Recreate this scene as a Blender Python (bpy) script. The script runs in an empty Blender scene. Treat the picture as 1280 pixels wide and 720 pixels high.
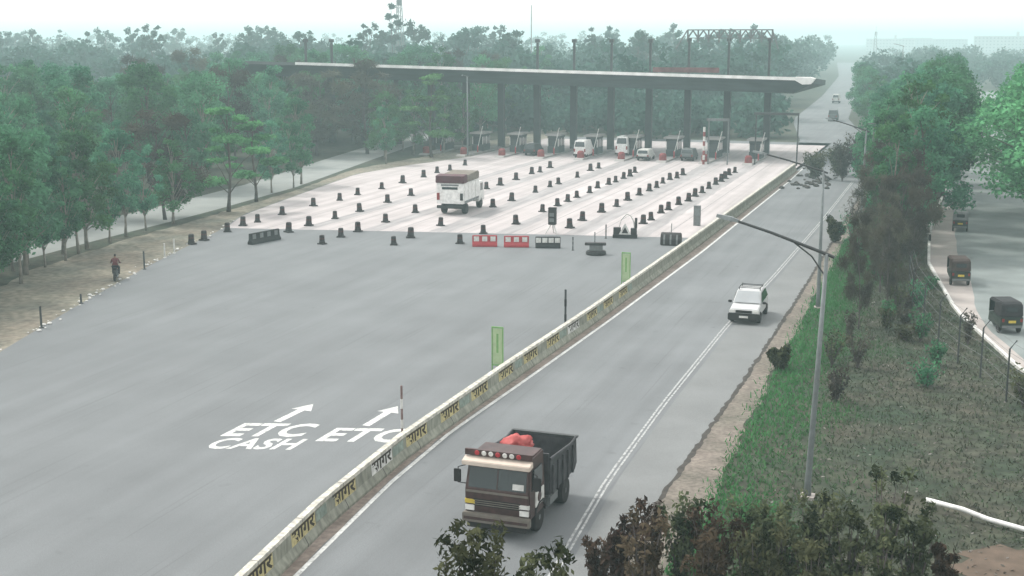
import bpy, bmesh, math, random
import numpy as np
from mathutils import Vector, Matrix, noise as mnoise
R = math.radians
sc = bpy.context.scene
C = sc.collection
# ---------------------------------------------------------------- camera, sky, sun, exposure
cd = bpy.data.cameras.new('camera'); cam = bpy.data.objects.new('camera', cd); C.objects.link(cam)
cd.sensor_width = 36; cd.lens = 45.0; cd.clip_end = 9000
cam.location = (0, 0, 16); cam.rotation_euler = (R(90-11.034), 0, R(18.802))
sc.camera = cam
w = bpy.data.worlds.new('World'); sc.world = w; w.use_nodes = True
nt = w.node_tree; bg = nt.nodes['Background']
sky = nt.nodes.new('ShaderNodeTexSky'); sky.sky_type = 'NISHITA'; sky.sun_disc = False
sky.sun_elevation = R(52); sky.sun_rotation = R(285); sky.dust_density = 6; sky.air_density = 1.0; sky.ozone_density = 1.0
hs = nt.nodes.new('ShaderNodeHueSaturation'); hs.inputs['Saturation'].default_value = 0.35
ov = nt.nodes.new('ShaderNodeMix'); ov.data_type = 'RGBA'; ov.inputs[0].default_value = .75; ov.inputs[7].default_value = (6.7, 6.6, 6.5, 1)   # veil of high overcast
nt.links.new(sky.outputs[0], hs.inputs['Color']); nt.links.new(hs.outputs[0], ov.inputs[6]); nt.links.new(ov.outputs[2], bg.inputs['Color'])
bg.inputs['Strength'].default_value = 0.15
sd = bpy.data.lights.new('sun', 'SUN'); sun = bpy.data.objects.new('sun', sd); C.objects.link(sun)
sd.energy = 1.5; sd.angle = R(10); sd.color = (1, .96, .9)
az = R(285); el = R(52)
sdir = Vector((math.sin(az)*math.cos(el), math.cos(az)*math.cos(el), math.sin(el)))
sun.rotation_euler = sdir.to_track_quat('Z', 'Y').to_euler()
vs = sc.view_settings
vs.view_transform = 'Standard'; vs.look = 'None'; vs.gamma = 1; vs.use_curve_mapping = False
vs.exposure = 0.80
sc.render.engine = 'CYCLES'
sc.cycles.use_denoising = True
sc.cycles.max_bounces = 5; sc.cycles.diffuse_bounces = 2; sc.cycles.volume_bounces = 1
sc.cycles.transparent_max_bounces = 4; sc.cycles.glossy_bounces = 2; sc.cycles.transmission_bounces = 2
HAZE_DENSITY = 0.00095; HAZE_COLOR = (.68, .90, .918)

# ---------------------------------------------------------------- helpers
def mat(name, col, rough=.8, var=.18, scale=3.0, metal=0.0, spec=.3, col2=None, stretch=None, bump=0.0, coat=0.0):
    m = bpy.data.materials.new(name); m.use_nodes = True
    n = m.node_tree; b = n.nodes['Principled BSDF']
    b.inputs['Roughness'].default_value = rough; b.inputs['Metallic'].default_value = metal
    b.inputs['Specular IOR Level'].default_value = spec; b.inputs['Coat Weight'].default_value = coat
    tc = n.nodes.new('ShaderNodeTexCoord'); no = n.nodes.new('ShaderNodeTexNoise')
    no.inputs['Scale'].default_value = scale; no.inputs['Detail'].default_value = 6
    src = tc.outputs['Object']
    if stretch:
        mp = n.nodes.new('ShaderNodeMapping'); mp.inputs['Scale'].default_value = stretch
        n.links.new(src, mp.inputs[0]); src = mp.outputs[0]
    n.links.new(src, no.inputs['Vector'])
    r = n.nodes.new('ShaderNodeValToRGB')
    c2 = col2 or tuple(min(1, c*(1+var)) for c in col); c1 = col if col2 else tuple(c*(1-var) for c in col)
    r.color_ramp.elements[0].position = .32; r.color_ramp.elements[1].position = .68
    r.color_ramp.elements[0].color = (*c1, 1); r.color_ramp.elements[1].color = (*c2, 1)
    n.links.new(no.outputs['Fac'], r.inputs[0]); n.links.new(r.outputs[0], b.inputs['Base Color'])
    if bump:
        bp = n.nodes.new('ShaderNodeBump'); bp.inputs['Strength'].default_value = bump
        n.links.new(no.outputs['Fac'], bp.inputs['Height']); n.links.new(bp.outputs[0], b.inputs['Normal'])
    return m

def add_noise(m, scale, lo, hi, stretch=None, detail=5, p0=.35, p1=.65, tint=None):
    """multiply another noise pattern (wear, patches) onto a material's base colour"""
    n = m.node_tree; b = n.nodes['Principled BSDF']
    src = b.inputs['Base Color'].links[0].from_socket
    tc = n.nodes.new('ShaderNodeTexCoord'); mp = n.nodes.new('ShaderNodeMapping')
    if stretch: mp.inputs['Scale'].default_value = stretch
    n.links.new(tc.outputs['Object'], mp.inputs[0])
    no = n.nodes.new('ShaderNodeTexNoise'); no.inputs['Scale'].default_value = scale; no.inputs['Detail'].default_value = detail
    n.links.new(mp.outputs[0], no.inputs['Vector'])
    r = n.nodes.new('ShaderNodeValToRGB'); r.color_ramp.elements[0].position = p0; r.color_ramp.elements[1].position = p1
    r.color_ramp.elements[0].color = (lo, lo, lo, 1); t = tint or (1, 1, 1); r.color_ramp.elements[1].color = (hi*t[0], hi*t[1], hi*t[2], 1)
    n.links.new(no.outputs['Fac'], r.inputs[0])
    mx = n.nodes.new('ShaderNodeMix'); mx.data_type = 'RGBA'; mx.blend_type = 'MULTIPLY'; mx.inputs[0].default_value = 1
    n.links.new(src, mx.inputs[6]); n.links.new(r.outputs[0], mx.inputs[7]); n.links.new(mx.outputs[2], b.inputs['Base Color'])
    return m

def leaf_mat(name, dark, light, trans=.35):
    """foliage: leaf colour differs leaf by leaf and branch by branch (attribute 'tint')"""
    m = bpy.data.materials.new(name); m.use_nodes = True; n = m.node_tree
    for x in list(n.nodes): n.nodes.remove(x)
    out = n.nodes.new('ShaderNodeOutputMaterial'); at = n.nodes.new('ShaderNodeAttribute'); at.attribute_name = 'tint'
    r = n.nodes.new('ShaderNodeValToRGB'); r.color_ramp.elements[0].color = (*dark, 1); r.color_ramp.elements[1].color = (*light, 1)
    oi = n.nodes.new('ShaderNodeObjectInfo'); hsv = n.nodes.new('ShaderNodeHueSaturation')
    mr = n.nodes.new('ShaderNodeMapRange'); mr.inputs[3].default_value = .7; mr.inputs[4].default_value = 1.3
    mr2 = n.nodes.new('ShaderNodeMapRange'); mr2.inputs[3].default_value = .475; mr2.inputs[4].default_value = .53
    n.links.new(oi.outputs['Random'], mr.inputs[0]); n.links.new(mr.outputs[0], hsv.inputs['Value'])
    n.links.new(oi.outputs['Random'], mr2.inputs[0]); n.links.new(mr2.outputs[0], hsv.inputs['Hue'])
    d = n.nodes.new('ShaderNodeBsdfDiffuse'); t = n.nodes.new('ShaderNodeBsdfTranslucent'); mx = n.nodes.new('ShaderNodeMixShader')
    mx.inputs[0].default_value = trans
    n.links.new(at.outputs['Fac'], r.inputs[0]); n.links.new(r.outputs[0], hsv.inputs['Color'])
    n.links.new(hsv.outputs[0], d.inputs[0]); n.links.new(hsv.outputs[0], t.inputs[0])
    n.links.new(d.outputs[0], mx.inputs[1]); n.links.new(t.outputs[0], mx.inputs[2]); n.links.new(mx.outputs[0], out.inputs[0])
    return m

class MB:
    def __init__(s): s.v = []; s.f = []; s.mi = []; s.m = 0
    def add(s, vs_, fs):
        o = len(s.v); s.v += [tuple(q) for q in vs_]
        for f in fs: s.f.append(tuple(i+o for i in f)); s.mi.append(s.m)
        return s
    def box(s, x0, x1, y0, y1, z0, z1, tx=0, ty=0):
        a = [(x0, y0, z0), (x1, y0, z0), (x1, y1, z0), (x0, y1, z0), (x0+tx, y0+ty, z1), (x1-tx, y0+ty, z1), (x1-tx, y1-ty, z1), (x0+tx, y1-ty, z1)]
        return s.add(a, [(3, 2, 1, 0), (4, 5, 6, 7), (0, 1, 5, 4), (1, 2, 6, 5), (2, 3, 7, 6), (3, 0, 4, 7)])
    def prism(s, prof, x0, x1, inset=None):
        """profile of (y,z) points extruded along x"""
        n = len(prof); i0 = inset or [0]*n
        a = [(x0+i0[k], p[0], p[1]) for k, p in enumerate(prof)] + [(x1-i0[k], p[0], p[1]) for k, p in enumerate(prof)]
        f = [tuple(range(n))[::-1], tuple(range(n, 2*n))] + [(k, (k+1) % n, n+(k+1) % n, n+k) for k in range(n)]
        return s.add(a, f)
    def tube(s, pts, rad, n=8):
        pts = [Vector(p) for p in pts]; rad = rad if isinstance(rad, (list, tuple)) else [rad]*len(pts)
        vs_ = []; fs = []
        for i, p in enumerate(pts):
            d = (pts[min(i+1, len(pts)-1)]-pts[max(i-1, 0)]).normalized()
            u = d.cross(Vector((0, 0, 1)) if abs(d.z) < .9 else Vector((1, 0, 0))).normalized(); q = d.cross(u)
            for k in range(n):
                t = 2*math.pi*k/n; vs_.append(p+(u*math.cos(t)+q*math.sin(t))*rad[i])
        for i in range(len(pts)-1):
            for k in range(n):
                fs.append((i*n+k, i*n+(k+1) % n, (i+1)*n+(k+1) % n, (i+1)*n+k))
        fs += [tuple(range(n))[::-1], tuple(range((len(pts)-1)*n, len(pts)*n))]
        return s.add(vs_, fs)
    def lathe(s, prof, n=14, c=(0, 0, 0), axis='z'):
        vs_ = []
        for r, h in prof:
            for k in range(n):
                t = 2*math.pi*k/n; a, b = r*math.cos(t), r*math.sin(t)
                vs_.append((c[0]+a, c[1]+b, c[2]+h) if axis == 'z' else ((c[0]+h, c[1]+a, c[2]+b) if axis == 'x' else (c[0]+a, c[1]+h, c[2]+b)))
        m = len(prof)
        fs = [(i*n+k, i*n+(k+1) % n, (i+1)*n+(k+1) % n, (i+1)*n+k) for i in range(m-1) for k in range(n)]
        fs += [tuple(range(n))[::-1], tuple(range((m-1)*n, m*n))]
        return s.add(vs_, fs)
    def build(s, name, mats, parent=None, bevel=0.0, smooth=False, kind=None, label=None):
        me = bpy.data.meshes.new(name); me.from_pydata(s.v, [], s.f)
        for m in (mats if isinstance(mats, (list, tuple)) else [mats]): me.materials.append(m)
        for p, k in zip(me.polygons, s.mi): p.material_index = k
        bm = bmesh.new(); bm.from_mesh(me); bmesh.ops.recalc_face_normals(bm, faces=bm.faces)
        if bevel:
            es = [e for e in bm.edges if len(e.link_faces) == 2 and e.calc_face_angle(0) > R(28)]
            bmesh.ops.bevel(bm, geom=es, offset=bevel, segments=2, affect='EDGES', clamp_overlap=True)
        bm.to_mesh(me); bm.free()
        if smooth: me.shade_smooth()
        o = bpy.data.objects.new(name, me); C.objects.link(o); o.parent = parent
        if kind: o['kind'] = kind
        if label: o['label'] = label
        return o

def tag(o, label, cat, group=None):
    o['label'] = label; o['category'] = cat
    if group: o['group'] = group
    return o
def thing(name, label, cat, loc=(0, 0, 0), rz=0, group=None):
    o = bpy.data.objects.new(name, None); C.objects.link(o); o.location = loc; o.rotation_euler = (0, 0, rz)
    o.empty_display_size = .3
    return tag(o, label, cat, group)
def kids(o): return [c for c in C.objects if c.parent == o]
def dup(o, loc=None, rz=None, label=None, scale=None, parent=None, children=None):
    ch = children if children is not None else kids(o)
    c = o.copy(); C.objects.link(c)
    if parent is not None: c.parent = parent
    if loc is not None: c.location = loc
    if rz is not None: c.rotation_euler = (0, 0, rz)
    if scale is not None: c.scale = scale
    if label: c['label'] = label
    for k in ch: dup(k, parent=c)
    return c
ORD = ['first', 'second', 'third', 'fourth', 'fifth', 'sixth', 'seventh', 'eighth', 'ninth', 'tenth', 'eleventh', 'twelfth', 'thirteenth', 'fourteenth', 'fifteenth', 'sixteenth', 'seventeenth', 'eighteenth', 'nineteenth', 'twentieth', 'twenty-first', 'twenty-second', 'twenty-third', 'twenty-fourth', 'twenty-fifth', 'twenty-sixth', 'twenty-seventh', 'twenty-eighth', 'twenty-ninth', 'thirtieth'] + ['thirty-'+q for q in ('first', 'second', 'third', 'fourth', 'fifth', 'sixth', 'seventh', 'eighth', 'ninth')] + ['fortieth', 'forty-first', 'forty-second', 'forty-third', 'forty-fourth', 'forty-fifth']

def interp(poly, Y):
    for (x0, y0), (x1, y1) in zip(poly, poly[1:]):
        if y0 <= Y <= y1: return x0+(x1-x0)*(Y-y0)/(y1-y0)
    (x0, y0), (x1, y1) = (poly[0], poly[1]) if Y < poly[0][1] else (poly[-2], poly[-1])
    return x0+(x1-x0)*(Y-y0)/(y1-y0)
def strip(name, left, right, ys, z, m, nx=1, kind='structure', edge=0.0, seed=0):
    b = MB(); rng = random.Random(seed)
    rows = []
    for Y in ys:
        l = interp(left, Y) if isinstance(left, list) else left(Y); r = interp(right, Y) if isinstance(right, list) else right(Y)
        l += rng.uniform(-edge, edge); r += rng.uniform(-edge, edge)
        rows.append([(l+(r-l)*k/nx, Y, z) for k in range(nx+1)])
    n = nx+1
    b.add([p for q in rows for p in q], [(i*n+k, i*n+k+1, (i+1)*n+k+1, (i+1)*n+k) for i in range(len(ys)-1) for k in range(nx)])
    return b.build(name, m, kind=kind)
def yr(a, b, st): return list(np.arange(a, b, st))+[b]

# ---------------------------------------------------------------- materials
M_ground = mat('verge_ground', (.032, .052, .030), .95, col2=(.066, .062, .045), scale=.35)
add_noise(M_ground, 1.7, .55, 1.2)
M_asph = mat('plaza_asphalt', (.150, .160, .165), .85, .06, .25)
add_noise(M_asph, .7, .92, 1.05, stretch=(1, .07, 1)); add_noise(M_asph, 1.1, .86, 1.01, p0=.24, p1=.33); add_noise(M_asph, 30, .88, 1.1); add_noise(M_asph, .08, .93, 1.06)
add_noise(M_asph, 6, .86, 1.0, stretch=(1, .012, 1), p0=.30, p1=.38, detail=2)
M_asph2 = mat('carriageway_asphalt', (.145, .155, .160), .82, .06, .3)
add_noise(M_asph2, 1.1, .91, 1.06, stretch=(1, .04, 1)); add_noise(M_asph2, 1.4, .80, 1.02, p0=.24, p1=.36); add_noise(M_asph2, 30, .88, 1.1); add_noise(M_asph2, .12, .92, 1.08)
add_noise(M_asph2, 5, .86, 1.0, stretch=(1, .012, 1), p0=.30, p1=.38, detail=2)
M_should = mat('shoulder_asphalt', (.17, .178, .178), .88, .08, .4); add_noise(M_should, 25, .88, 1.1)
M_conc = mat('apron_concrete', (.43, .395, .39), .85, .06, .2)
add_noise(M_conc, .9, .84, 1.06, stretch=(1, .03, 1)); add_noise(M_conc, 2.2, .88, 1.03, stretch=(1, .02, 1), p0=.3, p1=.5); add_noise(M_conc, .35, .93, 1.04); add_noise(M_conc, 18, .94, 1.05)
M_joint = mat('joint_filler', (.27, .26, .26), .9)
M_side = mat('side_road_surface', (.19, .215, .21), .85, .07, .3); add_noise(M_side, .4, .88, 1.1); add_noise(M_side, 25, .9, 1.1)
M_sideconc = mat('side_road_shoulder', (.34, .31, .29), .9, .12, .6)
M_dirt = mat('dirt', (.19, .155, .13), .95, col2=(.27, .225, .195), scale=.5); add_noise(M_dirt, 4, .75, 1.15)
M_dirtstrip = mat('verge_dirt', (.145, .135, .11), .95, col2=(.205, .175, .15), scale=.35); add_noise(M_dirtstrip, 5, .7, 1.15); add_noise(M_dirtstrip, 1.1, .8, 1.1)
M_lverge = mat('left_dirt_verge', (.17, .155, .125), .95, col2=(.20, .205, .165), scale=.16); add_noise(M_lverge, 2.2, .7, 1.2); add_noise(M_lverge, .3, .8, 1.15, tint=(1.05, .97, .93))
M_sroad = mat('service_road_surface', (.24, .255, .245), .9, .08, .4)
M_paint = mat('road_paint', (.62, .63, .61), .6, .05, 3); add_noise(M_paint, 7, .5, 1.0, p0=.3, p1=.48); add_noise(M_paint, 1.3, .75, 1.0)
M_earth = mat('bare_earth', (.105, .078, .058), .95, .25, 1.5)
M_kerbdark = mat('gutter_grime', (.05, .045, .04), .95, .3, 3)
M_barr = mat('barrier_face', (.24, .245, .20), .85, .12, 1.2); add_noise(M_barr, 5, .7, 1.12, stretch=(1, 1, .35))
M_barrtop = mat('barrier_top_white', (.58, .56, .49), .7, .08, 2); add_noise(M_barrtop, 5, .55, 1.05)
def add_joints(m, period, wdt, dark):
    n = m.node_tree; b = n.nodes['Principled BSDF']; src = b.inputs['Base Color'].links[0].from_socket
    tc = n.nodes.new('ShaderNodeTexCoord'); sx = n.nodes.new('ShaderNodeSeparateXYZ'); n.links.new(tc.outputs['Object'], sx.inputs[0])
    a = n.nodes.new('ShaderNodeMath'); a.operation = 'PINGPONG'; a.inputs[1].default_value = period/2; n.links.new(sx.outputs['Y'], a.inputs[0])
    c = n.nodes.new('ShaderNodeMath'); c.operation = 'LESS_THAN'; c.inputs[1].default_value = wdt/2; n.links.new(a.outputs[0], c.inputs[0])
    mx = n.nodes.new('ShaderNodeMix'); mx.data_type = 'RGBA'; n.links.new(c.outputs[0], mx.inputs[0]); n.links.new(src, mx.inputs[6]); mx.inputs[7].default_value = (*dark, 1)
    n.links.new(mx.outputs[2], b.inputs['Base Color'])
add_joints(M_barr, 3.45, .05, (.06, .06, .05)); add_joints(M_barrtop, 3.45, .05, (.15, .14, .12))
M_panel = mat('yellowed_panel', (.46, .40, .20), .8, .15, 2); add_noise(M_panel, 9, .75, 1.1)
M_panelgreen = mat('green_faded_panel', (.22, .27, .23), .85, .15, 2); add_noise(M_panelgreen, 6, .75, 1.1)
M_letter = mat('brown_lettering', (.035, .026, .018), .8, .2, 5)
M_black = mat('black_rubber', (.018, .017, .017), .75, .3, 4)
M_drum = mat('drum_plastic', (.020, .016, .016), .65, .3, 3, spec=.3)
M_drumred = mat('drum_red', (.055, .016, .016), .6, .3, 3)
M_red = mat('red_plastic', (.33, .022, .030), .5, .15, 3, spec=.4)
M_white = mat('white_paint', (.74, .74, .72), .5, .06, 2); add_noise(M_white, 4, .82, 1.03)
M_dirtywhite = mat('dusty_white_paint', (.60, .60, .57), .6, .1, 1.5); add_noise(M_dirtywhite, 5, .75, 1.05)
M_steel = mat('galvanised_steel', (.17, .19, .19), .5, .12, 5, metal=.3)
M_darksteel = mat('dark_steel', (.045, .05, .05), .55, .2, 5)
M_greysteel = mat('grey_steel', (.14, .15, .15), .6, .15, 5)
M_green = mat('green_frame_paint', (.17, .33, .12), .6, .15, 4)
M_glass = mat('dark_glass', (.02, .028, .03), .08, .1, 1, spec=.6)
M_light = mat('lamp_lens', (.6, .6, .55), .3)
M_headl = mat('headlight_glass', (.65, .65, .62), .15, spec=.6)
M_tail = mat('tail_light', (.20, .015, .015), .3)
M_yell = mat('yellow_plate', (.55, .42, .06), .5)
M_bark = mat('bark', (.075, .062, .05), .95, .3, 2, bump=.3)
M_barkpale = mat('pale_bark', (.22, .20, .17), .95, .3, 2, bump=.3)
M_twig = mat('twigs', (.10, .085, .082), .95, .3, 1)
L_wood = leaf_mat('wood_leaf', (.028, .105, .055), (.095, .275, .13))
L_bright = leaf_mat('bright_leaf', (.045, .15, .055), (.13, .36, .13))
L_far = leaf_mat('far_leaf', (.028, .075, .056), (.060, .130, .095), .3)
L_bush = leaf_mat('bush_leaf', (.018, .026, .013), (.125, .140, .075), .3)
L_redbush = leaf_mat('red_bush_leaf', (.026, .018, .013), (.105, .072, .052), .25)
L_dry = leaf_mat('dry_leaf', (.050, .048, .042), (.10, .095, .07), .25)
L_grass = leaf_mat('grass_blade', (.066, .070, .050), (.06, .19, .06), .2)

# ---------------------------------------------------------------- setting: ground and roads
b = MB(); xs = np.linspace(-2600, 1600, 43); ys_ = np.linspace(-400, 3200, 37)
b.add([(x, y, 0) for y in ys_ for x in xs], [(j*43+i, j*43+i+1, (j+1)*43+i+1, (j+1)*43+i) for j in range(36) for i in range(42)])
b.build('ground', M_ground, kind='structure')
BAR = [(-17.4, 8), (-18.0, 20), (-18.45, 30.03), (-19.12, 36.29), (-19.42, 43.58), (-19.2, 56.27), (-18.8, 69.13), (-18.41, 95.75), (-17.9, 144.9), (-17.8, 160)]
EDGE = [(-16.3, 8), (-17.2, 24), (-17.94, 32.37), (-18.62, 40.7), (-18.80, 47.32), (-18.45, 55.67), (-17.95, 70.3), (-17.35, 95.98), (-17.0, 146.87), (-17.2, 170)]
LANE = [(-9.2, 8), (-9.9, 22), (-10.59, 34.87), (-11.16, 43.76), (-11.34, 54.28), (-11.30, 70.38), (-10.8, 87.58), (-10.35, 114.19), (-10.1, 150)]
RED = [(-8.9, 8), (-8.94, 41.89), (-8.79, 48.54), (-8.57, 59.53), (-8.40, 81.04), (-8.4, 117.47), (-8.6, 178)]
LED = [(-30, 8), (-36.5, 25), (-46.04, 52.64), (-49.89, 64.27), (-53.99, 77.87), (-58.57, 95.21), (-61.4, 103), (-64.2, 120), (-67.2, 139), (-66.0, 150), (-62.5, 165), (-62, 230)]
strip('left_carriageway', LED, lambda Y: interp(BAR, Y)+.2, yr(8, 205, 3), .006, M_asph, 6)
FAR_L = [(-19.3, 8), (-19.2, 160), (-22, 205), (-30.0, 262), (-34.8, 375), (-47, 578), (-75, 900)]
FAR_R = [(-8.4, 100), (-8.6, 178), (-12, 215), (-19.4, 265), (-25.8, 378), (-38.3, 580), (-62, 900)]
strip('right_carriageway', lambda Y: interp(BAR, Y)+.2 if Y < 160 else interp(FAR_L, Y), lambda Y: interp(RED, Y) if Y < 170 else interp(FAR_R, Y), yr(8, 160, 3)+yr(170, 900, 20), .006, M_asph2, 3)
strip('road_shoulder', lambda Y: interp(LANE, Y)+.35, RED, yr(8, 150, 3), .010, M_should, 1)
FRONT = lambda X: 95.2+(X+58.57)*(102.5-95.2)/38.2
b = MB(); cols = np.linspace(-58.57, -18.9, 24); N = 30
for i in range(N+1):
    t = i/N
    for k, X in enumerate(cols):
        y0 = FRONT(X); Y = y0+(200-y0)*t; xl = interp(LED, Y)+.15; xr = interp(BAR, Y)-.2
        u = k/23; b.v.append((xl+(xr-xl)*u, Y, .012))
for i in range(N):
    for k in range(23): b.f.append((i*24+k, i*24+k+1, (i+1)*24+k+1, (i+1)*24+k)); b.mi.append(0)
b.build('concrete_apron', M_conc, kind='structure')
M_concgrey = mat('worn_concrete_band', (.31, .295, .295), .85, .08, .4); add_noise(M_concgrey, .9, .85, 1.08, stretch=(1, .04, 1)); add_noise(M_concgrey, 2.0, .88, 1.12, stretch=(1, .1, 1))
for X, wd in ((-24.2, 1.5), (-29.6, 1.9), (-35.2, 1.4), (-40.7, 1.8), (-46.4, 1.5), (-51.9, 1.3)):
    strip('worn_lane_band', lambda Y: X-.35, lambda Y: X-.35+wd, [FRONT(X)+.3]+yr(FRONT(X)+1, 172, 1.5), .014, M_concgrey, edge=.10, seed=int(-X))
for X in (-21.8, -27.4, -33, -38.5, -44.1, -49.5, -55):
    strip('concrete_joint', lambda Y: X-.06, lambda Y: X+.06, [FRONT(X)+.2, 170], .016, M_joint)
strip('edge_line', lambda Y: interp(EDGE, Y)-.08, lambda Y: interp(EDGE, Y)+.09, yr(9, 165, 2), .014, M_paint)
M_worn = mat('worn_line_paint', (.36, .37, .365), .7, .1, 3); add_noise(M_worn, 5, .45, 1.05, p0=.35, p1=.55)
strip('lane_line', lambda Y: interp(LANE, Y)-.13, lambda Y: interp(LANE, Y)-.04, yr(9, 150, 2), .014, M_worn)
strip('lane_line', lambda Y: interp(LANE, Y)+.05, lambda Y: interp(LANE, Y)+.13, yr(9, 150, 2), .014, M_worn)
strip('median_gutter', lambda Y: interp(BAR, Y)+.25, lambda Y: interp(EDGE, Y)-.12, yr(9, 160, 1), .010, M_dirt, edge=.05)
strip('verge_grime', lambda Y: interp(RED, Y)-.08, lambda Y: interp(RED, Y)+.12, yr(9, 150, .35), .013, M_kerbdark, edge=.07, seed=3)
strip('dirt_strip', lambda Y: interp(RED, Y), lambda Y: -7.4+.12*math.sin(Y*.37)+.1*math.sin(Y*.91)+(.3 if Y < 50 else 0), yr(8, 140, .5), .009, M_dirtstrip, edge=.10, seed=4)
strip('left_dirt_verge', lambda Y: interp([(-50, 8), (-53, 40), (-56.5, 62), (-60.5, 73), (-62.6, 86), (-63.6, 100), (-66.5, 125), (-70, 145), (-68.5, 165), (-70, 220)], Y), lambda Y: interp(LED, Y)+.2, yr(8, 220, 1.2), .004, M_lverge, 2, edge=.22, seed=5)
SV_R = [(-61, 40), (-64.6, 85), (-65.4, 103), (-67.5, 125), (-74, 161), (-84, 220)]
strip('service_road', lambda Y: interp(SV_R, Y)-6.5, SV_R, yr(30, 220, 5), .008, M_sroad, 1)
SL = [(13, 40), (8.3, 55), (4.17, 65.93), (1.23, 79.2), (-.64, 96.03), (-.95, 114.83), (1.5, 182), (6, 300), (8, 420)]
SR = [(24, 40), (18, 55), (13.3, 66), (10.3, 79), (8.2, 96), (7.6, 115), (9.8, 182), (14, 300), (16, 420)]
strip('side_road', SL, SR, yr(40, 420, 4), .006, M_side, 2)
strip('side_road_shoulder', lambda Y: interp(SL, Y)-.1, lambda Y: interp(SL, Y)+(.55 if Y < 75 else .55+min(1.3, (Y-75)*.09)), yr(40, 130, 2), .010, M_sideconc, 1, edge=.06, seed=8)
b = MB()
for Y0 in yr(42, 150, 3):
    a0 = interp(SL, Y0)-.32; a1 = interp(SL, Y0+3)-.32
    b.add([(a0, Y0, 0), (a0+.2, Y0, 0), (a0+.2, Y0, .14), (a0, Y0, .14), (a1, Y0+2.97, 0), (a1+.2, Y0+2.97, 0), (a1+.2, Y0+2.97, .14), (a1, Y0+2.97, .14)],
          [(0, 1, 2, 3), (7, 6, 5, 4), (3, 2, 6, 7), (1, 5, 6, 2), (0, 3, 7, 4)])
b.build('side_road_kerb', M_dirtywhite, kind='structure')
# bare earth patch near the pipe
b = MB(); rng = random.Random(5); n = 28
b.v = [(3.3, 39.9, .011)]+[(3.3+2.4*(1+.2*rng.uniform(-1, 1))*math.cos(2*math.pi*k/n), 39.9+1.9*(1+.2*rng.uniform(-1, 1))*math.sin(2*math.pi*k/n), .011) for k in range(n)]
b.f = [(0, k+1, (k+1) % n+1) for k in range(n)]; b.mi = [0]*n
b.build('bare_earth_patch', M_earth, kind='structure')

# ---- painted lettering on the plaza
def text_mesh(body, spacing=1.0, bold=0.0):
    cu = bpy.data.curves.new('lettering', 'FONT'); cu.body = body; cu.space_character = spacing; cu.offset = bold; cu.resolution_u = 3
    o = bpy.data.objects.new('lettering', cu); C.objects.link(o)
    bpy.context.view_layer.update()
    me = bpy.data.meshes.new_from_object(o.evaluated_get(bpy.context.evaluated_depsgraph_get()))
    C.objects.unlink(o); bpy.data.objects.remove(o)
    v = np.array([q.co[:] for q in me.vertices]); f = [tuple(p.vertices) for p in me.polygons]
    mn, mx = v.min(0), v.max(0)
    return (v-mn)[:, :2]/(mx-mn)[:2], f
def road_word(body, bl, br, h, name):
    v, f = text_mesh(body, 1.06, .028)
    b = MB(); bl = Vector(bl); br = Vector(br)
    b.add([(*(bl+(br-bl)*u+Vector((.02*h, h))*t), .012) for u, t in v], f)
    return b.build(name, M_paint, kind='structure')
road_word('ETC', (-27.55, 43.75), (-24.4, 44.7), 1.95, 'road_lettering')
road_word('CASH', (-27.35, 42.1), (-23.95, 43.1), 1.5, 'road_lettering')
road_word('ETC', (-23.55, 44.4), (-20.35, 45.3), 1.95, 'road_lettering')
for bx, by, tx, ty in ((-26.32, 46.3, -26.1, 49.2), (-22.5, 47.0, -22.4, 50.1)):
    b = MB(); d = Vector((tx-bx, ty-by)).normalized(); q = Vector((d.y, -d.x)); p0 = Vector((bx, by)); L = math.hypot(tx-bx, ty-by)
    P = [p0-q*.17, p0+q*.17, p0+d*(L-1.0)+q*.17, p0+d*(L-1.0)+q*.5, p0+d*L, p0+d*(L-1.0)-q*.5, p0+d*(L-1.0)-q*.17]
    b.add([(*p, .012) for p in P], [(0, 1, 2, 6), (5, 6, 2, 3), (5, 3, 4)])
    b.build('road_arrow', M_paint, kind='structure')

# ---------------------------------------------------------------- foliage generators
def np_mesh(name, verts, quads, tint, m):
    me = bpy.data.meshes.new(name); nv, nf = len(verts), len(quads)
    me.vertices.add(nv); me.vertices.foreach_set('co', np.asarray(verts, np.float32).ravel())
    me.loops.add(nf*4); me.loops.foreach_set('vertex_index', np.asarray(quads, np.int32).ravel())
    me.polygons.add(nf); me.polygons.foreach_set('loop_start', np.arange(0, nf*4, 4, dtype=np.int32))
    me.update(calc_edges=True)
    a = me.attributes.new('tint', 'FLOAT', 'FACE'); a.data.foreach_set('value', np.asarray(tint, np.float32))
    me.materials.append(m); return me
def leaf_quads(pos, size, nrm_bias, rs, aspect=.55, droop=0.0):
    """one folded diamond leaf or leaf spray per position"""
    n = len(pos)
    nr = rs.normal(size=(n, 3)); nr += nrm_bias; nr /= np.linalg.norm(nr, axis=1)[:, None]
    t = rs.normal(size=(n, 3)); t[:, 2] -= droop; t -= nr*(t*nr).sum(1)[:, None]; t /= np.linalg.norm(t, axis=1)[:, None]
    s = np.cross(nr, t); L = (size*rs.uniform(.6, 1.35, n))[:, None]; W = L*aspect*rs.uniform(.7, 1.2, n)[:, None]
    a = pos-t*L*.5; c = pos+t*L*.5-nr*L*.12; l = pos+s*W*.5+t*L*.05; r = pos-s*W*.5+t*L*.05
    return np.stack([a, l, c, r], 1).reshape(-1, 3), np.arange(n*4).reshape(n, 4)
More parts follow.
